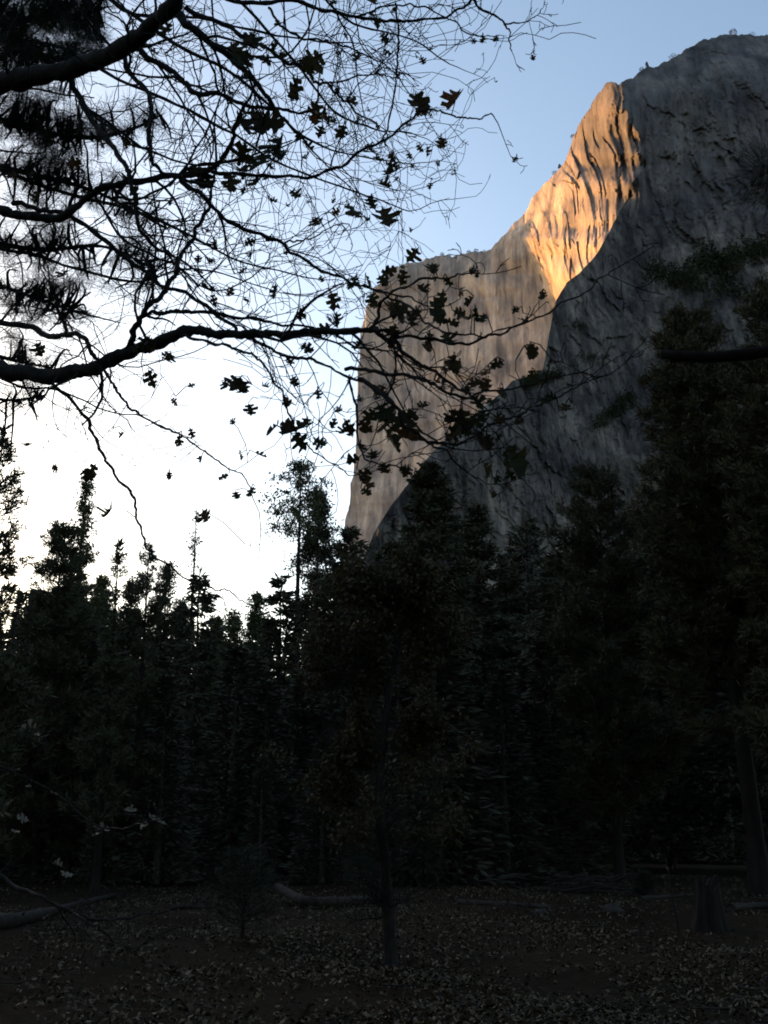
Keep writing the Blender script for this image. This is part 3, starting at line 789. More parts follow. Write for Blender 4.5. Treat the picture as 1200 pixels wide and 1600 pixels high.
def limb(idx, pts, d0, d1, w0, w1, tw, tl, seed):
    """traced limb given its own distance; tw twigs per metre, tl their mean length (m)"""
    r = np.random.default_rng(1000 + seed)
    k = np.linspace(0, 1, len(pts))
    w3 = np.array([P(a, b, d0 + (d1 - d0) * t + .22 * math.sin(5 * t + seed)) for (a, b), t in zip(pts, k)])
    c = catmull(w3, 7); n = len(c)
    kn = r.normal(0, .009, (n, 3)); kn = (kn + np.roll(kn, 1, 0) + np.roll(kn, 2, 0)) / 3; kn[0] = 0; c += kn
    kk = np.linspace(0, 1, n)
    dd = (c - CAM) @ FW
    rad = (w0 + (w1 - w0) * kk) * (.56 if d0 < 4.75 else .44) * dd / FPX
    rad = rad * (1 + .10 * r.normal(size=n) * (kk > .02)); rad = np.maximum(rad, .0018)
    mb = MB(); mb.tube(c, rad, 8 if w0 > 8 else 6)
    for q in c:
        a, b, e = proj(q); SAMPLES.append((a, b, e, idx))
    seg = np.linalg.norm(np.diff(c, axis=0), axis=1); tot = seg.sum()
    vis = [i for i in range(1, n - 1) if proj(c[i])[0] > -140]
    nt_ = int(.78 * tw * tot * len(vis) / n)
    for q in range(nt_):
        if not vis: break
        i = vis[r.integers(len(vis))]
        tg = c[i + 1] - c[i - 1]; tg /= np.linalg.norm(tg) + 1e-9
        sd = np.cross(tg, r.normal(0, 1, 3)); sd /= np.linalg.norm(sd) + 1e-9
        d = tg * r.uniform(.2, .9) + sd * r.uniform(.5, 1.0); d /= np.linalg.norm(d)
        grow(mb, c[i], d, tl * r.lognormal(0, .4), max(.0022, min(.008, rad[i] * .5)), 1, idx, r, 1.0)
    # a terminal spray
    d = c[-1] - c[-3]; d /= np.linalg.norm(d) + 1e-9
    grow(mb, c[-1], d, tl * .7, rad[-1], 1, idx, r, 1.0)
    return mb

LIMBS = [
    # pts, d0, d1, w0, w1, twigs/m, twig length
    ([(-620, 330), (-300, 190), (-60, 135), (0, 127), (60, 119), (130, 103), (190, 74), (240, 38), (268, 8), (290, -40)], 6.0, 5.2, 46, 24, 2, .5),
    ([(192, 74), (215, 76), (245, 99), (288, 125), (303, 146), (345, 147), (385, 166), (430, 170), (470, 178)], 5.4, 5.8, 13, 5, 7, .5),
    ([(190, 78), (204, 115), (231, 145), (235, 180), (233, 238), (245, 262), (278, 277), (305, 285)], 5.4, 5.2, 10, 6, 6, .5),
    ([(266, 10), (298, 42), (330, 68), (370, 99), (400, 130), (428, 163), (455, 200), (490, 235)], 5.3, 5.6, 16, 4, 7, .55),
    ([(-560, 420), (-260, 345), (-40, 322), (0, 329), (42, 339), (95, 338), (126, 317), (160, 294), (205, 284), (270, 275), (330, 264), (352, 240), (364, 214), (372, 180), (390, 150)], 6.2, 5.0, 20, 5, 6, .5),
    ([(282, 277), (312, 302), (352, 341), (400, 363), (442, 381), (468, 403), (522, 428), (560, 446), (600, 455), (650, 470)], 5.2, 4.6, 9, 3, 6, .45),
    ([(442, 381), (468, 374), (490, 370), (515, 355), (545, 350)], 4.9, 4.7, 4, 2, 6, .3),
    ([(330, 268), (380, 274), (430, 276), (480, 276), (530, 259), (570, 234), (605, 216), (640, 190), (662, 172), (692, 172), (722, 184), (752, 184), (769, 180)], 5.2, 5.6, 7, 2.4, 5, .4),
    ([(106, 118), (126, 155), (150, 195), (172, 222), (190, 250), (202, 275), (211, 312), (216, 350), (232, 378), (270, 400)], 5.6, 5.2, 12, 6, 6, .5),
    ([(-500, 500), (-240, 560), (-60, 568), (0, 577), (42, 584), (84, 586), (126, 580), (166, 567), (204, 550), (244, 538), (280, 522), (302, 516), (338, 522), (385, 525), (432, 522), (482, 520), (540, 517), (582, 513), (602, 526), (640, 555), (680, 580), (722, 610), (760, 640)], 6.0, 4.2, 34, 3, 4.5, .42),
    ([(194, 552), (206, 528), (218, 500), (232, 481), (257, 456), (270, 430), (285, 395), (300, 370), (318, 340), (330, 300), (336, 270)], 5.3, 5.0, 12, 5, 6, .45),
    ([(226, 488), (252, 489), (282, 485), (338, 489), (400, 497), (450, 508), (502, 517), (560, 540), (620, 550)], 5.2, 4.6, 8, 3, 6, .4),
    ([(20, 318), (80, 330), (135, 352), (185, 394), (212, 412), (250, 446), (300, 466), (345, 496), (372, 516), (412, 541), (452, 556), (492, 566), (552, 590), (602, 616), (640, 660), (690, 690)], 5.9, 4.3, 9, 4, 6, .45),
    ([(-300, 440), (-60, 495), (0, 504), (46, 511), (76, 525), (100, 526), (120, 520), (141, 545), (158, 570)], 6.0, 5.3, 13, 7, 5, .5),
    ([(60, 588), (95, 611), (126, 641), (145, 676), (156, 702), (176, 736), (205, 770), (213, 800), (220, 830), (232, 860), (252, 877), (300, 910), (336, 918), (366, 931), (402, 952)], 5.5, 4.6, 8, 2, 2.2, .4),
    ([(164, 580), (180, 606), (196, 631), (216, 646), (252, 666), (300, 690), (342, 720), (380, 746), (396, 776)], 5.4, 4.9, 6, 2, 5, .45),
    ([(282, 524), (330, 536), (365, 546), (392, 553), (412, 576), (440, 610), (455, 650), (466, 680), (490, 705), (525, 725), (545, 745)], 4.9, 4.5, 6, 2, 5, .4),
    ([(290, -40), (380, 5), (455, 2), (502, 16), (560, 27), (610, 32), (652, 33), (702, 26), (735, -4)], 5.6, 6.2, 8, 4, 6, .5),
    ([(700, -30), (735, -4), (756, 16), (777, 25), (790, 40), (797, 62), (799, 85)], 6.1, 6.2, 6, 2, 7, .22),
    ([(788, 37), (818, 35), (835, 26), (848, 12)], 6.2, 6.2, 3, 1.5, 8, .14),
    ([(560, 27), (590, 11), (630, 7), (662, 12), (700, 28), (730, 50), (765, 60)], 6.0, 6.2, 4, 2, 7, .4),
    ([(290, 12), (338, 34), (362, 45), (384, 60), (412, 72), (445, 98), (470, 106), (490, 126), (515, 136), (536, 156), (562, 180), (590, 195)], 5.5, 5.9, 9, 3, 7, .5),
    ([(420, 12), (440, 40), (470, 58), (502, 63), (525, 70), (570, 85), (610, 110), (640, 150)], 5.8, 6.2, 5, 2, 8, .5),
    ([(500, 124), (520, 130), (560, 116), (596, 116), (625, 125)], 5.8, 6.0, 4, 2, 8, .4),
    ([(618, 5), (622, 60), (622, 100), (617, 150), (604, 200), (600, 225)], 6.0, 5.8, 4, 3, 4, .35),
    ([(578, 514), (622, 521), (672, 531), (722, 535), (762, 527), (802, 511), (850, 490), (882, 474), (922, 448), (956, 419)], 4.6, 4.2, 5, 1.8, 3.2, .28),
    ([(585, 512), (592, 488), (602, 468), (640, 443), (690, 435), (722, 430), (743, 422)], 4.6, 4.5, 5, 2, 4, .25),
    ([(568, 447), (620, 468), (652, 492), (682, 512), (722, 524), (770, 520), (812, 505)], 4.6, 4.3, 4, 2, 5, .28),
    ([(540, 577), (600, 586), (660, 591), (692, 606), (722, 620), (765, 612), (812, 605), (850, 596)], 4.5, 4.2, 6, 2, 5, .3),
    ([(560, 592), (600, 620), (626, 650), (650, 680), (690, 694), (722, 690), (762, 667), (802, 650), (842, 634), (890, 612), (922, 596)], 4.4, 4.0, 6, 1.8, 4, .3),
    ([(655, 684), (690, 702), (722, 731), (752, 750), (782, 757)], 4.2, 4.0, 3.5, 1.6, 4, .25),
    ([(832, 640), (845, 610), (856, 575), (862, 560)], 4.1, 4.1, 3, 3, 3, .15),
    ([(545, 590), (556, 640), (560, 690), (580, 720), (615, 730), (650, 742)], 4.4, 4.2, 4, 1.8, 6, .3),
    # a finer layer of crown wood farther back
    ([(-80, 60), (80, 70), (200, 130), (330, 190), (450, 260), (560, 300), (640, 330)], 7.6, 7.4, 8, 2, 6.5, .7),
    ([(100, -60), (230, 40), (380, 130), (470, 210), (540, 240), (640, 255)], 7.6, 7.8, 8, 2, 6.5, .7),
    ([(330, -40), (430, 60), (520, 170), (590, 200), (650, 210)], 7.8, 8.0, 6, 2, 5.5, .5),
    ([(-80, 240), (100, 300), (240, 340), (380, 410), (500, 440)], 7.2, 7.0, 8, 2, 8, .7),
    ([(-60, 380), (60, 400), (200, 440), (300, 420), (420, 450)], 6.8, 6.6, 7, 2, 7, .6),
    ([(480, -40), (540, 30), (640, 60), (700, 100)], 7.6, 7.6, 5, 2, 5, .35),
    ([(160, -30), (200, 20), (330, 30), (450, 60), (560, 70)], 7.0, 7.2, 8, 2, 8, .65),
    # low drooping branches at the left, near the ground
    ([(-260, 1250), (-60, 1330), (20, 1384), (62, 1400), (112, 1425), (160, 1440), (205, 1434), (268, 1420)], 5.4, 4.8, 9, 2.5, 4, .22),
    ([(100, 1420), (130, 1436), (160, 1455), (195, 1481), (236, 1468)], 5.0, 4.8, 5, 2, 4, .18),
    ([(80, 1410), (104, 1440), (120, 1470), (122, 1492)], 5.0, 4.9, 4, 1.8, 4, .16),
    ([(-260, 1130), (-60, 1180), (60, 1225), (150, 1288), (205, 1290), (250, 1280)], 5.6, 5.0, 6, 2, 3, .25),
]
limb_mb = [limb(i, *L, seed=i) for i, L in enumerate(LIMBS)]

# leaves: where the photo shows them, hung on the nearest twig
LEAVES = [(657, 163, 46), (709, 158, 40), (552, 335, 46), (580, 318, 26), (603, 345, 46), (490, 95, 42), (478, 100, 30), (460, 140, 44), (492, 180, 44), (502, 182, 36),
          (400, 190, 55), (425, 195, 45), (445, 232, 62), (380, 200, 46), (372, 255, 58), (385, 280, 50), (412, 262, 50), (402, 288, 40), (445, 245, 45), (360, 285, 36),
          (313, 275, 42), (325, 285, 34), (300, 268, 28), (262, 48, 30), (395, 72, 48), (380, 96, 42), (370, 80, 36), (388, 60, 34), (460, 305, 24), (495, 350, 28), (520, 470, 30), (555, 445, 30), (572, 440, 30),
          (645, 398, 30), (610, 425, 32), (630, 432, 30), (676, 420, 32), (327, 458, 34), (335, 468, 26), (360, 456, 20), (430, 455, 26), (420, 375, 18), (380, 425, 18), (310, 405, 20), (330, 410, 20),
          (237, 590, 34), (262, 560, 30), (237, 540, 34), (228, 535, 28), (365, 605, 40), (375, 602, 38), (355, 605, 30), (390, 640, 22), (365, 660, 20), (426, 672, 32), (462, 676, 44), (476, 664, 36), (455, 668, 32), (468, 690, 36),
          (500, 692, 30), (405, 712, 24), (530, 645, 24), (545, 668, 34), (538, 676, 28), (522, 662, 22), (315, 718, 18), (170, 805, 36), (142, 738, 32), (136, 742, 26), (86, 732, 24), (322, 808, 32), (350, 745, 20), (392, 768, 24), (370, 775, 22),
          (42, 695, 22), (300, 604, 16), (272, 627, 16), (190, 680, 14), (280, 688, 20), (300, 675, 18), (560, 540, 26), (515, 505, 32), (525, 500, 34), (505, 515, 30), (480, 545, 26), (470, 490, 26), (460, 595, 24), (415, 605, 18),
          (582, 468, 30), (598, 440, 28), (612, 482, 38), (590, 478, 32), (640, 500, 32), (625, 486, 38), (660, 455, 32), (682, 486, 40), (690, 468, 32), (706, 505, 28), (720, 490, 32), (736, 500, 28), (745, 490, 30),
          (806, 484, 18), (836, 545, 34), (828, 550, 32), (616, 520, 36), (610, 535, 28), (670, 530, 30), (664, 545, 28), (700, 532, 34), (710, 566, 36), (716, 575, 30), (650, 490, 30), (735, 470, 26), (700, 440, 22), (690, 500, 30), (755, 500, 26),
          (882, 640, 26), (876, 642, 24), (860, 620, 22), (850, 628, 20), (615, 660, 62), (636, 655, 46), (608, 688, 52), (625, 680, 50), (600, 645, 44), (578, 650, 34), (570, 665, 36), (590, 625, 32), (720, 655, 46), (710, 678, 36), (706, 655, 36), (728, 670, 34),
          (746, 630, 38), (760, 602, 34), (742, 600, 30), (766, 690, 34), (750, 690, 34), (742, 660, 34), (755, 650, 32), (806, 715, 48), (798, 725, 46), (776, 750, 24), (570, 742, 30), (600, 732, 28), (636, 736, 26), (652, 742, 24), (572, 768, 26), (553, 720, 28), (562, 700, 30),
          (690, 222, 22), (668, 236, 18), (640, 245, 18), (616, 272, 34), (622, 284, 26), (610, 262, 26), (672, 290, 14), (655, 232, 16), (600, 290, 24), (770, 630, 32), (785, 612, 26), (730, 610, 28), (780, 655, 26), (810, 660, 22), (842, 600, 20), (690, 600, 22), (705, 610, 22),
          (20, 275, 22), (50, 272, 20), (118, 255, 26), (60, 310, 24), (200, 285, 30), (210, 300, 28), (100, 430, 22), (60, 545, 22), (740, 65, 12), (755, 62, 14), (650, 88, 12), (660, 95, 14), (755, 85, 10), (520, 5, 24), (580, 5, 30), (590, 35, 18), (620, 20, 16),
          (600, 60, 20), (605, 80, 18), (560, 90, 22), (545, 160, 24), (555, 195, 20), (520, 190, 18), (535, 205, 24), (500, 205, 24), (590, 250, 24), (570, 240, 20), (470, 215, 24), (480, 230, 30), (475, 250, 26), (440, 90, 22), (430, 72, 24), (415, 95, 28)]
PALE = [(45, 1137, 30), (56, 1150, 16), (205, 1265, 22), (240, 1284, 30), (250, 1290, 26), (225, 1290, 22), (160, 1298, 30), (148, 1306, 20), (90, 1354, 24), (105, 1368, 26), (218, 1304, 10), (35, 1278, 26), (8, 1276, 22), (85, 1243, 16), (45, 1230, 14), (25, 1300, 16)]
S = np.array(SAMPLES)
leaf_mb = {}
def hang(px, py, size, mbs, flat=False, own_min=0):
    j = int(np.argmin((S[:, 0] - px) ** 2 + (S[:, 1] - py) ** 2 + 30 * (S[:, 2] - 5) ** 2))
    a, b, d, own = S[j]; own = int(own)
    L = size * d / FPX * (rng.uniform(.82, 1.02) if px > 560 and py > 380 else rng.uniform(.9, 1.15))
    if flat:
        dd = np.array([rng.choice([-1, 1]) * 1.0, rng.normal(0, .4), rng.normal(0, .12)]); up = np.array([0, -.5, 1.0])
        L *= 1.2
    else:
        dd = np.array([rng.normal(0, .6), rng.normal(0, .28), -rng.uniform(.35, 1.2)]); up = np.array([rng.normal(0, .45), -1.0, rng.normal(.1, .35)])
        if size > 38: L *= 1.15
    dd /= np.linalg.norm(dd)
    c = P(px, py, d + rng.normal(0, .04)); base = c - dd * L * .5
    st = P(a, b, d)
    mb = mbs.setdefault(own, (MB(), MB()))
    leaf(mb[0], base, dd, up, L, rng.normal(.32, .28), rng.normal(.35, .5))
    mid = (st + base) / 2 + np.array([0, 0, .02])
    limb_mb[own].tube(np.array([st, mid, base, base + dd * L * .1]), [.0030, .0027, .0024, .0016], 3, False)
for (a, b, s) in LEAVES: hang(a, b, s, leaf_mb)
# small withered leaves still on the twigs
r_ = np.random.default_rng(55)
inview = np.where((S[:, 0] > -80) & (S[:, 0] < 900) & (S[:, 1] > -40) & (S[:, 1] < 780))[0]
for j in r_.choice(inview, 150, replace=False):
    a, b, d, own = S[j]
    if a < 330 and r_.uniform() < .35: continue
    hang(a + r_.normal(0, 3), b + r_.uniform(0, 8), r_.uniform(9, 22) * 5.2 / d, leaf_mb)
for q in range(24):
    a, b = r_.uniform(560, 870), r_.uniform(405, 770)
    if b > 640 and a > 780 or b < 470 and a > 760: continue
    hang(a, b, r_.uniform(16, 32), leaf_mb)
pale_mb = {}
for (a, b, s) in PALE: hang(a, b, s * .75, pale_mb, True)

# trunk of the oak, left of the frame
tb = MB()
zz = np.linspace(0, 1, 12)
tp = np.stack([-5.2 + .5 * np.sin(zz * 2.2), 5.6 + .3 * np.sin(zz * 3), zz * 9.5 - .1], -1)
tr = .36 * (1 - zz * .8) ; tr[0] = .52
tb.tube(tp, tr, 12)
for L in LIMBS:
    if L[0][0][0] < -200:
        st = P(*L[0][0], L[1]); h = np.clip(st[2] - .8, .5, 8.5)
        o = np.array([np.interp(h, tp[:, 2], tp[:, i]) for i in range(3)])
        rr = (L[3] / 2) * L[1] / FPX
        tb.tube(catmull([o, o * .5 + st * .5 + np.array([0, 0, .15]), st], 5), np.linspace(rr * 1.5, rr, 11), 8)
def local(mb, off):
    mb.v = [v - off for v in mb.v]; return mb
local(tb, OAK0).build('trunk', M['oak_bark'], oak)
for i, mb in enumerate(limb_mb):
    lo = local(mb, OAK0).build('limb', M['oak_bark'], oak)
    if i in leaf_mb: local(leaf_mb[i][0], OAK0).build('foliage', M['oak_leaf'], lo)
    if i in pale_mb:
        po = local(pale_mb[i][0], OAK0).build('foliage', M['glint_leaf'], lo)
        po['label'] = 'leaves on the low branch with sky glint put into their pale colour'
tag(oak, 'big black oak reaching in from the left with bare wiry branches and withered leaves', 'tree')

# ------------------------------------------------------------------ near pines framing the view
def near_pine(root_loc, label, branches, tufts, seed, trunk_h, nlen=.115, tuft_n=85):
    r = np.random.default_rng(seed)
    root = empty('pine_tree', root_loc); O = np.array(root_loc, float)
    tb = MB(); zz = np.linspace(0, 1, 10)
    tb.tube(np.stack([zz * 0, zz * 0, zz * trunk_h - .1], -1), .30 * (1 - .8 * zz) + .02, 12)
    tb.build('trunk', M['pine_bark'], root)
    smp = []; bms = []
    for (pts, d0, d1, w0, w1) in branches:
        k = np.linspace(0, 1, len(pts))
        w3 = [P(a, b, d0 + (d1 - d0) * t) for (a, b), t in zip(pts, k)]
        h = w3[0][2] - .4
        w3 = [O + np.array([0, 0, h])] + w3
        c = catmull(w3, 6); n = len(c); kk = np.linspace(0, 1, n)
        rad = (w0 + (w1 - w0) * kk) / 2 * ((d0 + d1) / 2) / FPX
        mb = MB(); mb.tube(c, rad * (1 + .07 * r.normal(size=n)), 7)
        for q in c: smp.append((*proj(q), len(bms)))
        bms.append(mb)
    smp = np.array(smp); nb = {}
    for (px, py, s) in tufts:
        j = int(np.argmin((smp[:, 0] - px) ** 2 + (smp[:, 1] - py) ** 2))
        a, b, d, own = smp[j]; own = int(own)
        c = P(px, py, d + r.normal(0, .12)); st = P(a, b, d)
        mid = (c + st) / 2 + r.normal(0, .03, 3)
        bms[own].tube(catmull([st, mid, c], 4), np.linspace(.010, .004, 9), 4, False)
        ax = c - mid; ax /= np.linalg.norm(ax) + 1e-9; ax = ax * .6 + np.array([.75 if px < 600 else -.75, r.normal(0, .5), r.normal(-.1, .5)]); ax /= np.linalg.norm(ax)
        m_ = int(tuft_n * s)
        # needles spread along the last hand's width of the shoot
        pos = c - ax * r.uniform(0, .10, m_)[:, None] + r.normal(0, .006, (m_, 3))
        dd = ax * r.uniform(-.3, .8, m_)[:, None] + r.normal(0, .62, (m_, 3))
        mb = nb.setdefault(own, MB())
        blades(mb, pos, dd, r.uniform(.6, 1.1, m_) * nlen * s ** .4, np.full(m_, .0021), r)
    for i, mb in enumerate(bms):
        o = local(mb, O).build('branch', M['pine_bark'], root)
        if i in nb: local(nb[i], O).build('needles', M['needle_fg'], o, smooth=False)
    tag(root, label, 'tree')
    return root

r_ = np.random.default_rng(66)
tl = []
for (cx, cy, sx, sy, n) in ((60, 40, 80, 40, 60), (20, 90, 40, 40, 30), (90, 215, 75, 34, 44), (130, 190, 90, 28, 30), (50, 175, 50, 34, 34), (80, 270, 70, 26, 34), (150, 305, 70, 25, 18),
                            (60, 360, 80, 35, 26), (190, 380, 60, 40, 20), (80, 430, 80, 34, 30), (100, 475, 60, 22, 26), (40, 460, 40, 30, 12), (30, 555, 45, 22, 14), (40, 615, 45, 16, 8), (225, 425, 30, 20, 8)):
    for q in range(n): tl.append((cx + r_.normal(0, sx * .65), cy + r_.normal(0, sy * .95), r_.uniform(.7, 1.15)))
tl += [(228, 172, 1.2), (252, 178, 1.1), (205, 195, 1.), (240, 335, 1.), (255, 345, 1.), (70, 612, .9), (5, 690, .9), (12, 650, .8), (85, 570, .8)]
for q in range(110): tl.append((r_.uniform(-10, 165) , r_.uniform(-20, 100), r_.uniform(.9, 1.4)))
tl = tl + [(a + r_.normal(0, 16), b + r_.normal(0, 16), c) for a, b, c in tl[::2]]
tl = [t for t in tl if t[0] < 285 and not (t[0] > 130 and 90 < t[1] < 150)]
near_pine((-7.4, 8.2, 0), 'long needled pine with drooping tufted branches behind the oak at upper left',
          [([(-260, 60), (-60, 40), (60, 30), (150, 20)], 7.0, 6.6, 20, 4), ([(-260, 150), (-60, 170), (40, 200), (140, 215), (210, 200), (250, 180)], 7.0, 6.4, 15, 3),
           ([(-260, 230), (-60, 250), (60, 275), (150, 300), (230, 340)], 7.2, 6.6, 15, 3), ([(-260, 330), (-60, 370), (60, 390), (160, 385), (240, 420)], 7.0, 6.6, 14, 3),
           ([(-260, 400), (-60, 430), (40, 460), (110, 485)], 7.2, 6.8, 12, 3), ([(-260, 520), (-60, 545), (30, 565), (80, 575)], 7.0, 6.8, 12, 3), ([(-260, 600), (-80, 610), (10, 625), (60, 620)], 7, 6.8, 10, 3),
           ([(-260, -60), (-60, -20), (40, 70), (100, 95)], 6.8, 6.4, 16, 4)], tl, 31, 13)
near_pine((4.6, 5.0, 0), 'dark near pine branch reaching in from the right edge',
          [([(1500, 500), (1300, 525), (1200, 548), (1120, 557), (1060, 556), (1034, 553)], 4.6, 4.9, 26, 15), ([(1500, 120), (1320, 190), (1240, 230), (1196, 262)], 4.4, 4.2, 14, 5)],
          [(1184, 268, 2.2), (1190, 262, 2.0), (1196, 280, 2.0), (1200, 285, 1.8), (1215, 250, 1.8)], 32, 9, nlen=.16, tuft_n=60)

# ------------------------------------------------------------------ young oak in the clearing
def young_oak():
    r = np.random.default_rng(301)
    b = G(612, 1508); root = empty('young_oak', tuple(b))
    depth = (b - CAM) @ FW
    tb = MB(); cb = MB()
    ptsx = [(612, 1514), (609, 1470), (606, 1420), (602, 1360), (596, 1300), (592, 1240), (598, 1170), (606, 1095), (618, 1025), (632, 960), (640, 915)]
    w3 = np.array([P(a, y, depth + .1 * math.sin(k)) for k, (a, y) in enumerate(ptsx)]) - b
    c = catmull(w3, 4); n = len(c); k = np.linspace(0, 1, n)
    rad = .088 * (1 - k) ** .8 + .008; rad[:3] *= np.array([1.35, 1.18, 1.06])
    tb.tube(c, rad * (1 + .05 * r.normal(size=n)), 9)
    tb.build('trunk', M['oak_bark'], root)
    bb = MB()
    B, D = [], []
    def tw(p, d, L, r0, lv):
        m = 6; pts = [p]
        for i in range(m):
            d = d + r.normal(0, .16, 3) + np.array([0, 0, .03]); d /= np.linalg.norm(d); p = p + d * L / m; pts.append(p)
        pts = np.array(pts); bb.tube(pts, np.linspace(r0, r0 * .35, m + 1), 4, False)
        for i in range(1, m + 1):
            if lv < 2:
                for _ in range(2):
                    sd = np.cross(d, r.normal(0, 1, 3)); sd /= np.linalg.norm(sd)
                    tw(pts[i], d * .6 + sd * .8, L * r.uniform(.3, .55), max(.003, r0 * .5), lv + 1)
            z = pts[i][2]
            if lv >= 1 and z > 1.55 and r.uniform() < .6 and vnoise(np.array(pts[i][0] * 2.6 + 9.), np.array(z * 2.6 + pts[i][1] * 1.7), 5) > -.25:
                for _ in range(2):
                    B.append(pts[i] + r.normal(0, .05, 3)); D.append(np.array([r.normal(0, .7), r.normal(0, .7), -.5 + r.normal(0, .4)]))
    for q in range(46):
        t = r.uniform(.17, .98); i = int(t * (n - 1)); a = r.uniform(0, 6.283)
        L = (1.25 - .75 * abs(t - .5) * 1.6) * r.uniform(.6, 1.1)
        if t < .33: L *= .75
        tw(c[i], np.array([math.cos(a), math.sin(a), r.uniform(.05, .6)]), L, .012 * (1.2 - t) + .004, 0 if t > .3 or r.uniform() < .35 else 1)
    B = np.array(B); D = np.array(D)
    for i in range(len(B)):
        pass
    N = len(B)
    blades(cb, B, D, r.uniform(.055, .10, N), r.uniform(.03, .05, N), r)
    bb.build('branches', M['oak_bark'], root)
    cb.build('crown', M['autumn'], root, smooth=False)
    tag(root, 'young oak with slim dark trunk and thin brown autumn leaves in the clearing', 'tree')
young_oak()

# ------------------------------------------------------------------ young bushy pine, saplings, stump, logs
def bushy_pine(px, py, H, R, label, seed, name='young_pine'):
    r = np.random.default_rng(seed); b = G(px, py); root = empty(name, tuple(b))
    tb = MB(); cb = MB(); tb.tube([(0, 0, -.05), (.02, 0, H * .5), (0, 0, H)], [.035, .022, .006], 6)
    B, D = [], []
    for k in range(70):
        t = r.uniform(.12, 1) ; a = r.uniform(0, 6.283); L = R * (1.12 - t) ** .6 * r.uniform(.6, 1.1)
        o = np.array([0, 0, t * H * .95]); e = o + np.array([math.cos(a) * L, math.sin(a) * L, L * r.uniform(.1, .6)])
        tb.tube([o, (o + e) / 2 + np.array([0, 0, -.03]), e], [.008, .006, .003], 3, False)
        for s in (.5, .75, 1.0):
            c = o + (e - o) * s; m_ = 26
            B.append(c + r.normal(0, .03, (m_, 3))); D.append(r.normal(0, .7, (m_, 3)) + (e - o) / L * .8 + np.array([0, 0, .2]))
    B = np.concatenate(B); D = np.concatenate(D)
    blades(cb, B, D, r.uniform(.09, .17, len(B)), np.full(len(B), .006), r)
    tb.build('trunk', M['pine_bark'], root); cb.build('crown', M['needle_fg'], root, smooth=False)
    tag(root, label, 'young tree')
bushy_pine(378, 1474, 1.35, .62, 'knee to chest high bushy young pine standing left of the young oak', 61)
bushy_pine(1008, 1405, .55, .22, 'tiny pine seedling left of the leaning bare sapling', 62)
bushy_pine(560, 1392, 1.1, .7, 'low bushy pine just behind the curved grey log', 63)

def sapling(px0, py0, px1, py1, label, seed):
    r = np.random.default_rng(seed); b = G(px0, py0); d = (b - CAM) @ FW; e = P(px1, py1, d) - b
    root = empty('sapling', tuple(b)); tb = MB(); k = np.linspace(0, 1, 9)[:, None]
    c = k * e + r.normal(0, .012, (9, 3)) * k; c[0, 2] -= .05
    tb.tube(c, np.linspace(.024, .008, 9), 6); tb.build('stem', M['oak_bark'], root)
    bb = MB(); cb = MB()
    for q in range(14):
        i = r.integers(3, 9); a = r.uniform(0, 6.28); L = r.uniform(.15, .4); dd = np.array([math.cos(a), math.sin(a), .4])
        pts = c[i] + np.linspace(0, 1, 5)[:, None] * dd * L + r.normal(0, .012, (5, 3))
        bb.tube(pts, np.linspace(.006, .002, 5), 4, False)
        blades(cb, pts[2:], r.normal(0, 1, (3, 3)) + np.array([0, 0, -.6]), r.uniform(.06, .1, 3), np.full(3, .04), r)
    bb.build('twigs', M['oak_bark'], root); cb.build('foliage', M['autumn'], root, smooth=False)
    tag(root, label, 'sapling')
sapling(1062, 1460, 1040, 1345, 'thin dark sapling leaning left beside the tree stump', 71)

def stump():
    r = np.random.default_rng(81); b = G(1110, 1452); d = (b - CAM) @ FW
    root = empty('tree_stump', tuple(b)); s = d / FPX
    n = 40; an = np.arange(n) * 2 * math.pi / n; hs = np.linspace(0, 1, 14)
    Ht = 74 * s
    mb = MB(); V = []
    ridg = 1 + .07 * np.sin(an * 9 + .5) + .05 * np.sin(an * 17 + 2) + r.normal(0, .02, n)
    for h in hs:
        R = (29 - 12 * h ** .75) * s * (1 + .25 * (1 - h) ** 4 * np.clip(np.sin(an * 4 + 1), 0, 1)) * ridg
        top = Ht * h * (1 + (.14 * np.sin(an * 2 + .6) + .07 * np.sin(an * 7)) * (h > .9))
        V.append(np.stack([R * np.cos(an), R * np.sin(an), top - .06], -1))
    V = np.vstack(V); i = np.arange(13)[:, None] * n; j = np.arange(n)[None, :]; k = (j + 1) % n
    mb.quads(V, np.stack([i + j, i + k, i + n + k, i + n + j], -1).reshape(-1, 4))
    mb.build('bark', M['stump_wood'], root)
    rim = V[-n:]; inner = rim * np.array([.55, .55, 1]) + np.array([0, 0, -.10]); cc = np.array([[0, 0, inner[:, 2].mean() - .06]])
    cp = MB(); jj = np.arange(n); kk = (jj + 1) % n
    cp.quads(np.vstack([rim, inner]), np.stack([jj, kk, n + kk, n + jj], -1))
    cp.tris(np.vstack([inner, cc]), np.stack([jj, kk, np.full(n, n)], -1))
    cp.build('broken_top', M['stump_wood'], root)
    tag(root, 'tapered broken tree stump with furrowed dark bark at right', 'stump')
stump()

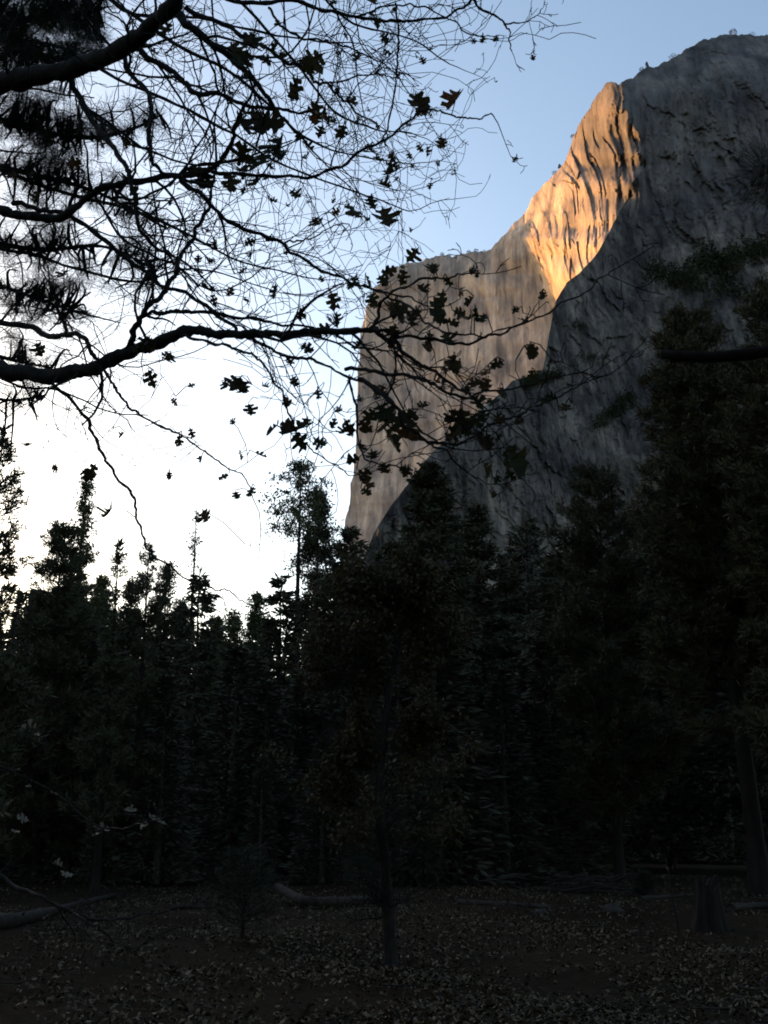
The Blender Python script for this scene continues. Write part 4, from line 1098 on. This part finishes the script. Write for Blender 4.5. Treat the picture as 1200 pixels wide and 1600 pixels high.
def log(pix, w0, w1, label, seed, material='grey_wood', stubs=4, name='fallen_log', lift=0):
    r = np.random.default_rng(seed)
    g = [G(a, b) for a, b in pix]; b0 = g[0].copy(); root = empty(name, tuple(b0))
    c = catmull([q - b0 for q in g], 6); n = len(c)
    d = np.mean([(q - CAM) @ FW for q in g])
    rad = np.linspace(w0, w1, n) / 2 * d / FPX
    c[:, 2] += rad * .8 + lift * np.linspace(1, 0, n) ** 2
    rad = rad * (1 + .08 * r.normal(size=n))
    mb = MB(); mb.tube(c, rad, 10); mb.build('stem', M[material], root)
    if stubs:
        for q in range(stubs):
            sb = MB()
            i = r.integers(2, n - 1); dd = np.array([r.normal(0, .5), r.normal(-.4, .4), r.uniform(.3, 1)]); L = r.uniform(.15, .45)
            sb.tube(c[i] + np.linspace(0, 1, 4)[:, None] * dd * L + r.normal(0, .015, (4, 3)), np.linspace(rad[i] * .4, .006, 4), 5)
            sb.build('branch_stub', M[material], root)
    tag(root, label, 'log')
log([(433, 1408), (452, 1414), (478, 1421), (530, 1417), (588, 1411), (640, 1408)], 15, 11, 'curved grey fallen log with upturned end behind the young oak', 91, lift=.22, stubs=6)
log([(-60, 1462), (20, 1448), (70, 1434), (120, 1418), (178, 1402)], 22, 9, 'long grey fallen log at the left edge behind the drooping oak branch', 92, stubs=4)
log([(712, 1414), (760, 1416), (810, 1418), (862, 1421)], 10, 7, 'thin dark fallen pole right of the young oak', 93, 'grey_wood', 3)
log([(1142, 1424), (1180, 1420), (1240, 1416)], 12, 9, 'short grey log at the right edge beyond the stump', 94, stubs=2)
log([(1000, 1408), (1050, 1404), (1095, 1400)], 8, 5, 'pale stick lying just left of the stump', 95, stubs=1)
log([(265, 1422), (300, 1420), (330, 1421)], 8, 6, 'short dark log between the young bushy pine and the left log', 96, 'stump_wood', 2)

def brush_pile():
    r = np.random.default_rng(97); b = G(925, 1392); root = empty('brush_pile', tuple(b)); mb = MB()
    for k in range(46):
        a = r.normal(-.5, .6); L = r.uniform(.5, 2.0); o = np.array([r.normal(0, .6), r.normal(0, .5), r.uniform(.03, .35)])
        dd = np.array([math.cos(a), r.normal(0, .4), math.sin(a) * .25]); s = np.linspace(-.5, .5, 6)[:, None]
        pts = o + s * dd * L + r.normal(0, .03, (6, 3)); pts[:, 2] = np.maximum(pts[:, 2], .02)
        mb.tube(pts, np.linspace(r.uniform(.012, .04), .006, 6), 5)
    mb.build('sticks', M['grey_wood'], root)
    tag(root, 'loose pile of dead grey sticks at the back of the clearing', 'brush pile')
brush_pile()
def rock(px, py, s, label, seed):
    r = np.random.default_rng(seed); b = G(px, py); mb = MB(); n, m = 18, 10
    th = np.arange(n) * 2 * math.pi / n; ph = np.linspace(-1.3, 1.5, m); TH, PH = np.meshgrid(th, ph, indexing='ij')
    R = s * (1 + .22 * fbm(TH * 1.3 + 3, PH * 1.6, 3, seed))
    V = np.stack([R * np.cos(PH) * np.cos(TH) * 1.3, R * np.cos(PH) * np.sin(TH), R * np.sin(PH) * .75 + s * .3], -1).reshape(-1, 3)
    i = np.arange(n)[:, None] * m; i2 = ((np.arange(n) + 1) % n)[:, None] * m; j = np.arange(m - 1)[None, :]
    mb.quads(V, np.stack([i + j, i2 + j, i2 + j + 1, i + j + 1], -1).reshape(-1, 4))
    o = mb.build('rock', M['stone'], smooth=True); o.location = b
    tag(o, label, 'rock')
rock(958, 1427, .16, 'small dark rock lying between the brush pile and the stump', 98)
rock(845, 1430, .10, 'fist sized rock lying beside the thin fallen pole', 99)

# ------------------------------------------------------------------ leaf litter
def litter():
    r = np.random.default_rng(500); mb = MB()
    N = 80000
    y = 7.5 + 30 * r.uniform(0, 1, N) ** 1.7
    x = r.uniform(-.5, .5, N) * (y * .86 + 3)
    keep = 1.25 * fbm(x * .5, y * .35, 4, 71) + r.normal(0, .45, N) > -.1
    x, y = x[keep], y[keep]; N = len(x)
    z = gz(x, y) + .035 * fbm(x * 1.3, y * 1.3, 3, 5) + .015 + r.uniform(0, .03, N)
    c = np.stack([x, y, z], -1); a = r.uniform(0, 6.283, N)
    tilt = r.normal(0, .4, N)
    d = np.stack([np.cos(a), np.sin(a), np.sin(tilt)], -1)
    u = np.array([0, 0, 1.]) + r.normal(0, .4, (N, 3)); s = np.cross(d, u); s /= np.linalg.norm(s, axis=1)[:, None]
    L = r.uniform(.03, .085, N)[:, None]; W = L * r.uniform(.4, .75, N)[:, None]
    up = np.array([0, 0, 1.]) * r.uniform(.0, .03, N)[:, None]
    V = np.stack([c - d * L / 2, c - d * L * .1 + s * W / 2 + up, c + d * L / 2, c - d * L * .1 - s * W / 2 + up], 1).reshape(-1, 3)
    F = np.arange(4 * N).reshape(N, 4); F = np.vstack([F[:, [0, 1, 2]], F[:, [0, 2, 3]]])
    mb.tris(V, F)
    o = mb.build('leaf_litter', M['litter'], smooth=False)
    tag(o, 'dry fallen leaves scattered over the clearing floor', kind='stuff')
litter()

def twig_litter():
    r = np.random.default_rng(510); mb = MB()
    for k in range(420):
        y = 7.5 + 26 * r.uniform() ** 1.6; x = r.uniform(-.5, .5) * (y * .86 + 3); L = r.uniform(.12, .7); a = r.uniform(0, 6.283)
        t = np.linspace(-.5, .5, 5)[:, None]
        pts = np.array([x, y, 0]) + t * L * np.array([math.cos(a), math.sin(a), 0]) + r.normal(0, .02 * L, (5, 3))
        pts[:, 2] = gz(pts[:, 0], pts[:, 1]) + .04 + r.uniform(0, .02)
        mb.tube(pts, np.linspace(r.uniform(.004, .012), .003, 5), 4)
    o = mb.build('fallen_twigs', M['grey_wood'])
    tag(o, 'small dead twigs strewn among the fallen leaves', kind='stuff')
twig_litter()

# ------------------------------------------------------------------ camera and render settings
cam = bpy.data.cameras.new('camera'); co = bpy.data.objects.new('camera', cam); COL.objects.link(co)
cam.sensor_fit = 'VERTICAL'; cam.sensor_height = 36; cam.lens = 36 * FPX / 1600
cam.clip_start = .05; cam.clip_end = 20000
co.location = tuple(CAM); co.rotation_euler = (math.pi / 2 + PITCH, 0, 0)
cam.dof.use_dof = True; cam.dof.focus_distance = 12; cam.dof.aperture_fstop = 7
SC.camera = co
SC.view_settings.view_transform = 'Standard'; SC.view_settings.look = 'None'
SC.view_settings.exposure = 1.80; SC.view_settings.gamma = 1
SC.cycles.max_bounces = 5; SC.cycles.diffuse_bounces = 3; SC.cycles.transparent_max_bounces = 4
SC.cycles.filter_width = 1.8
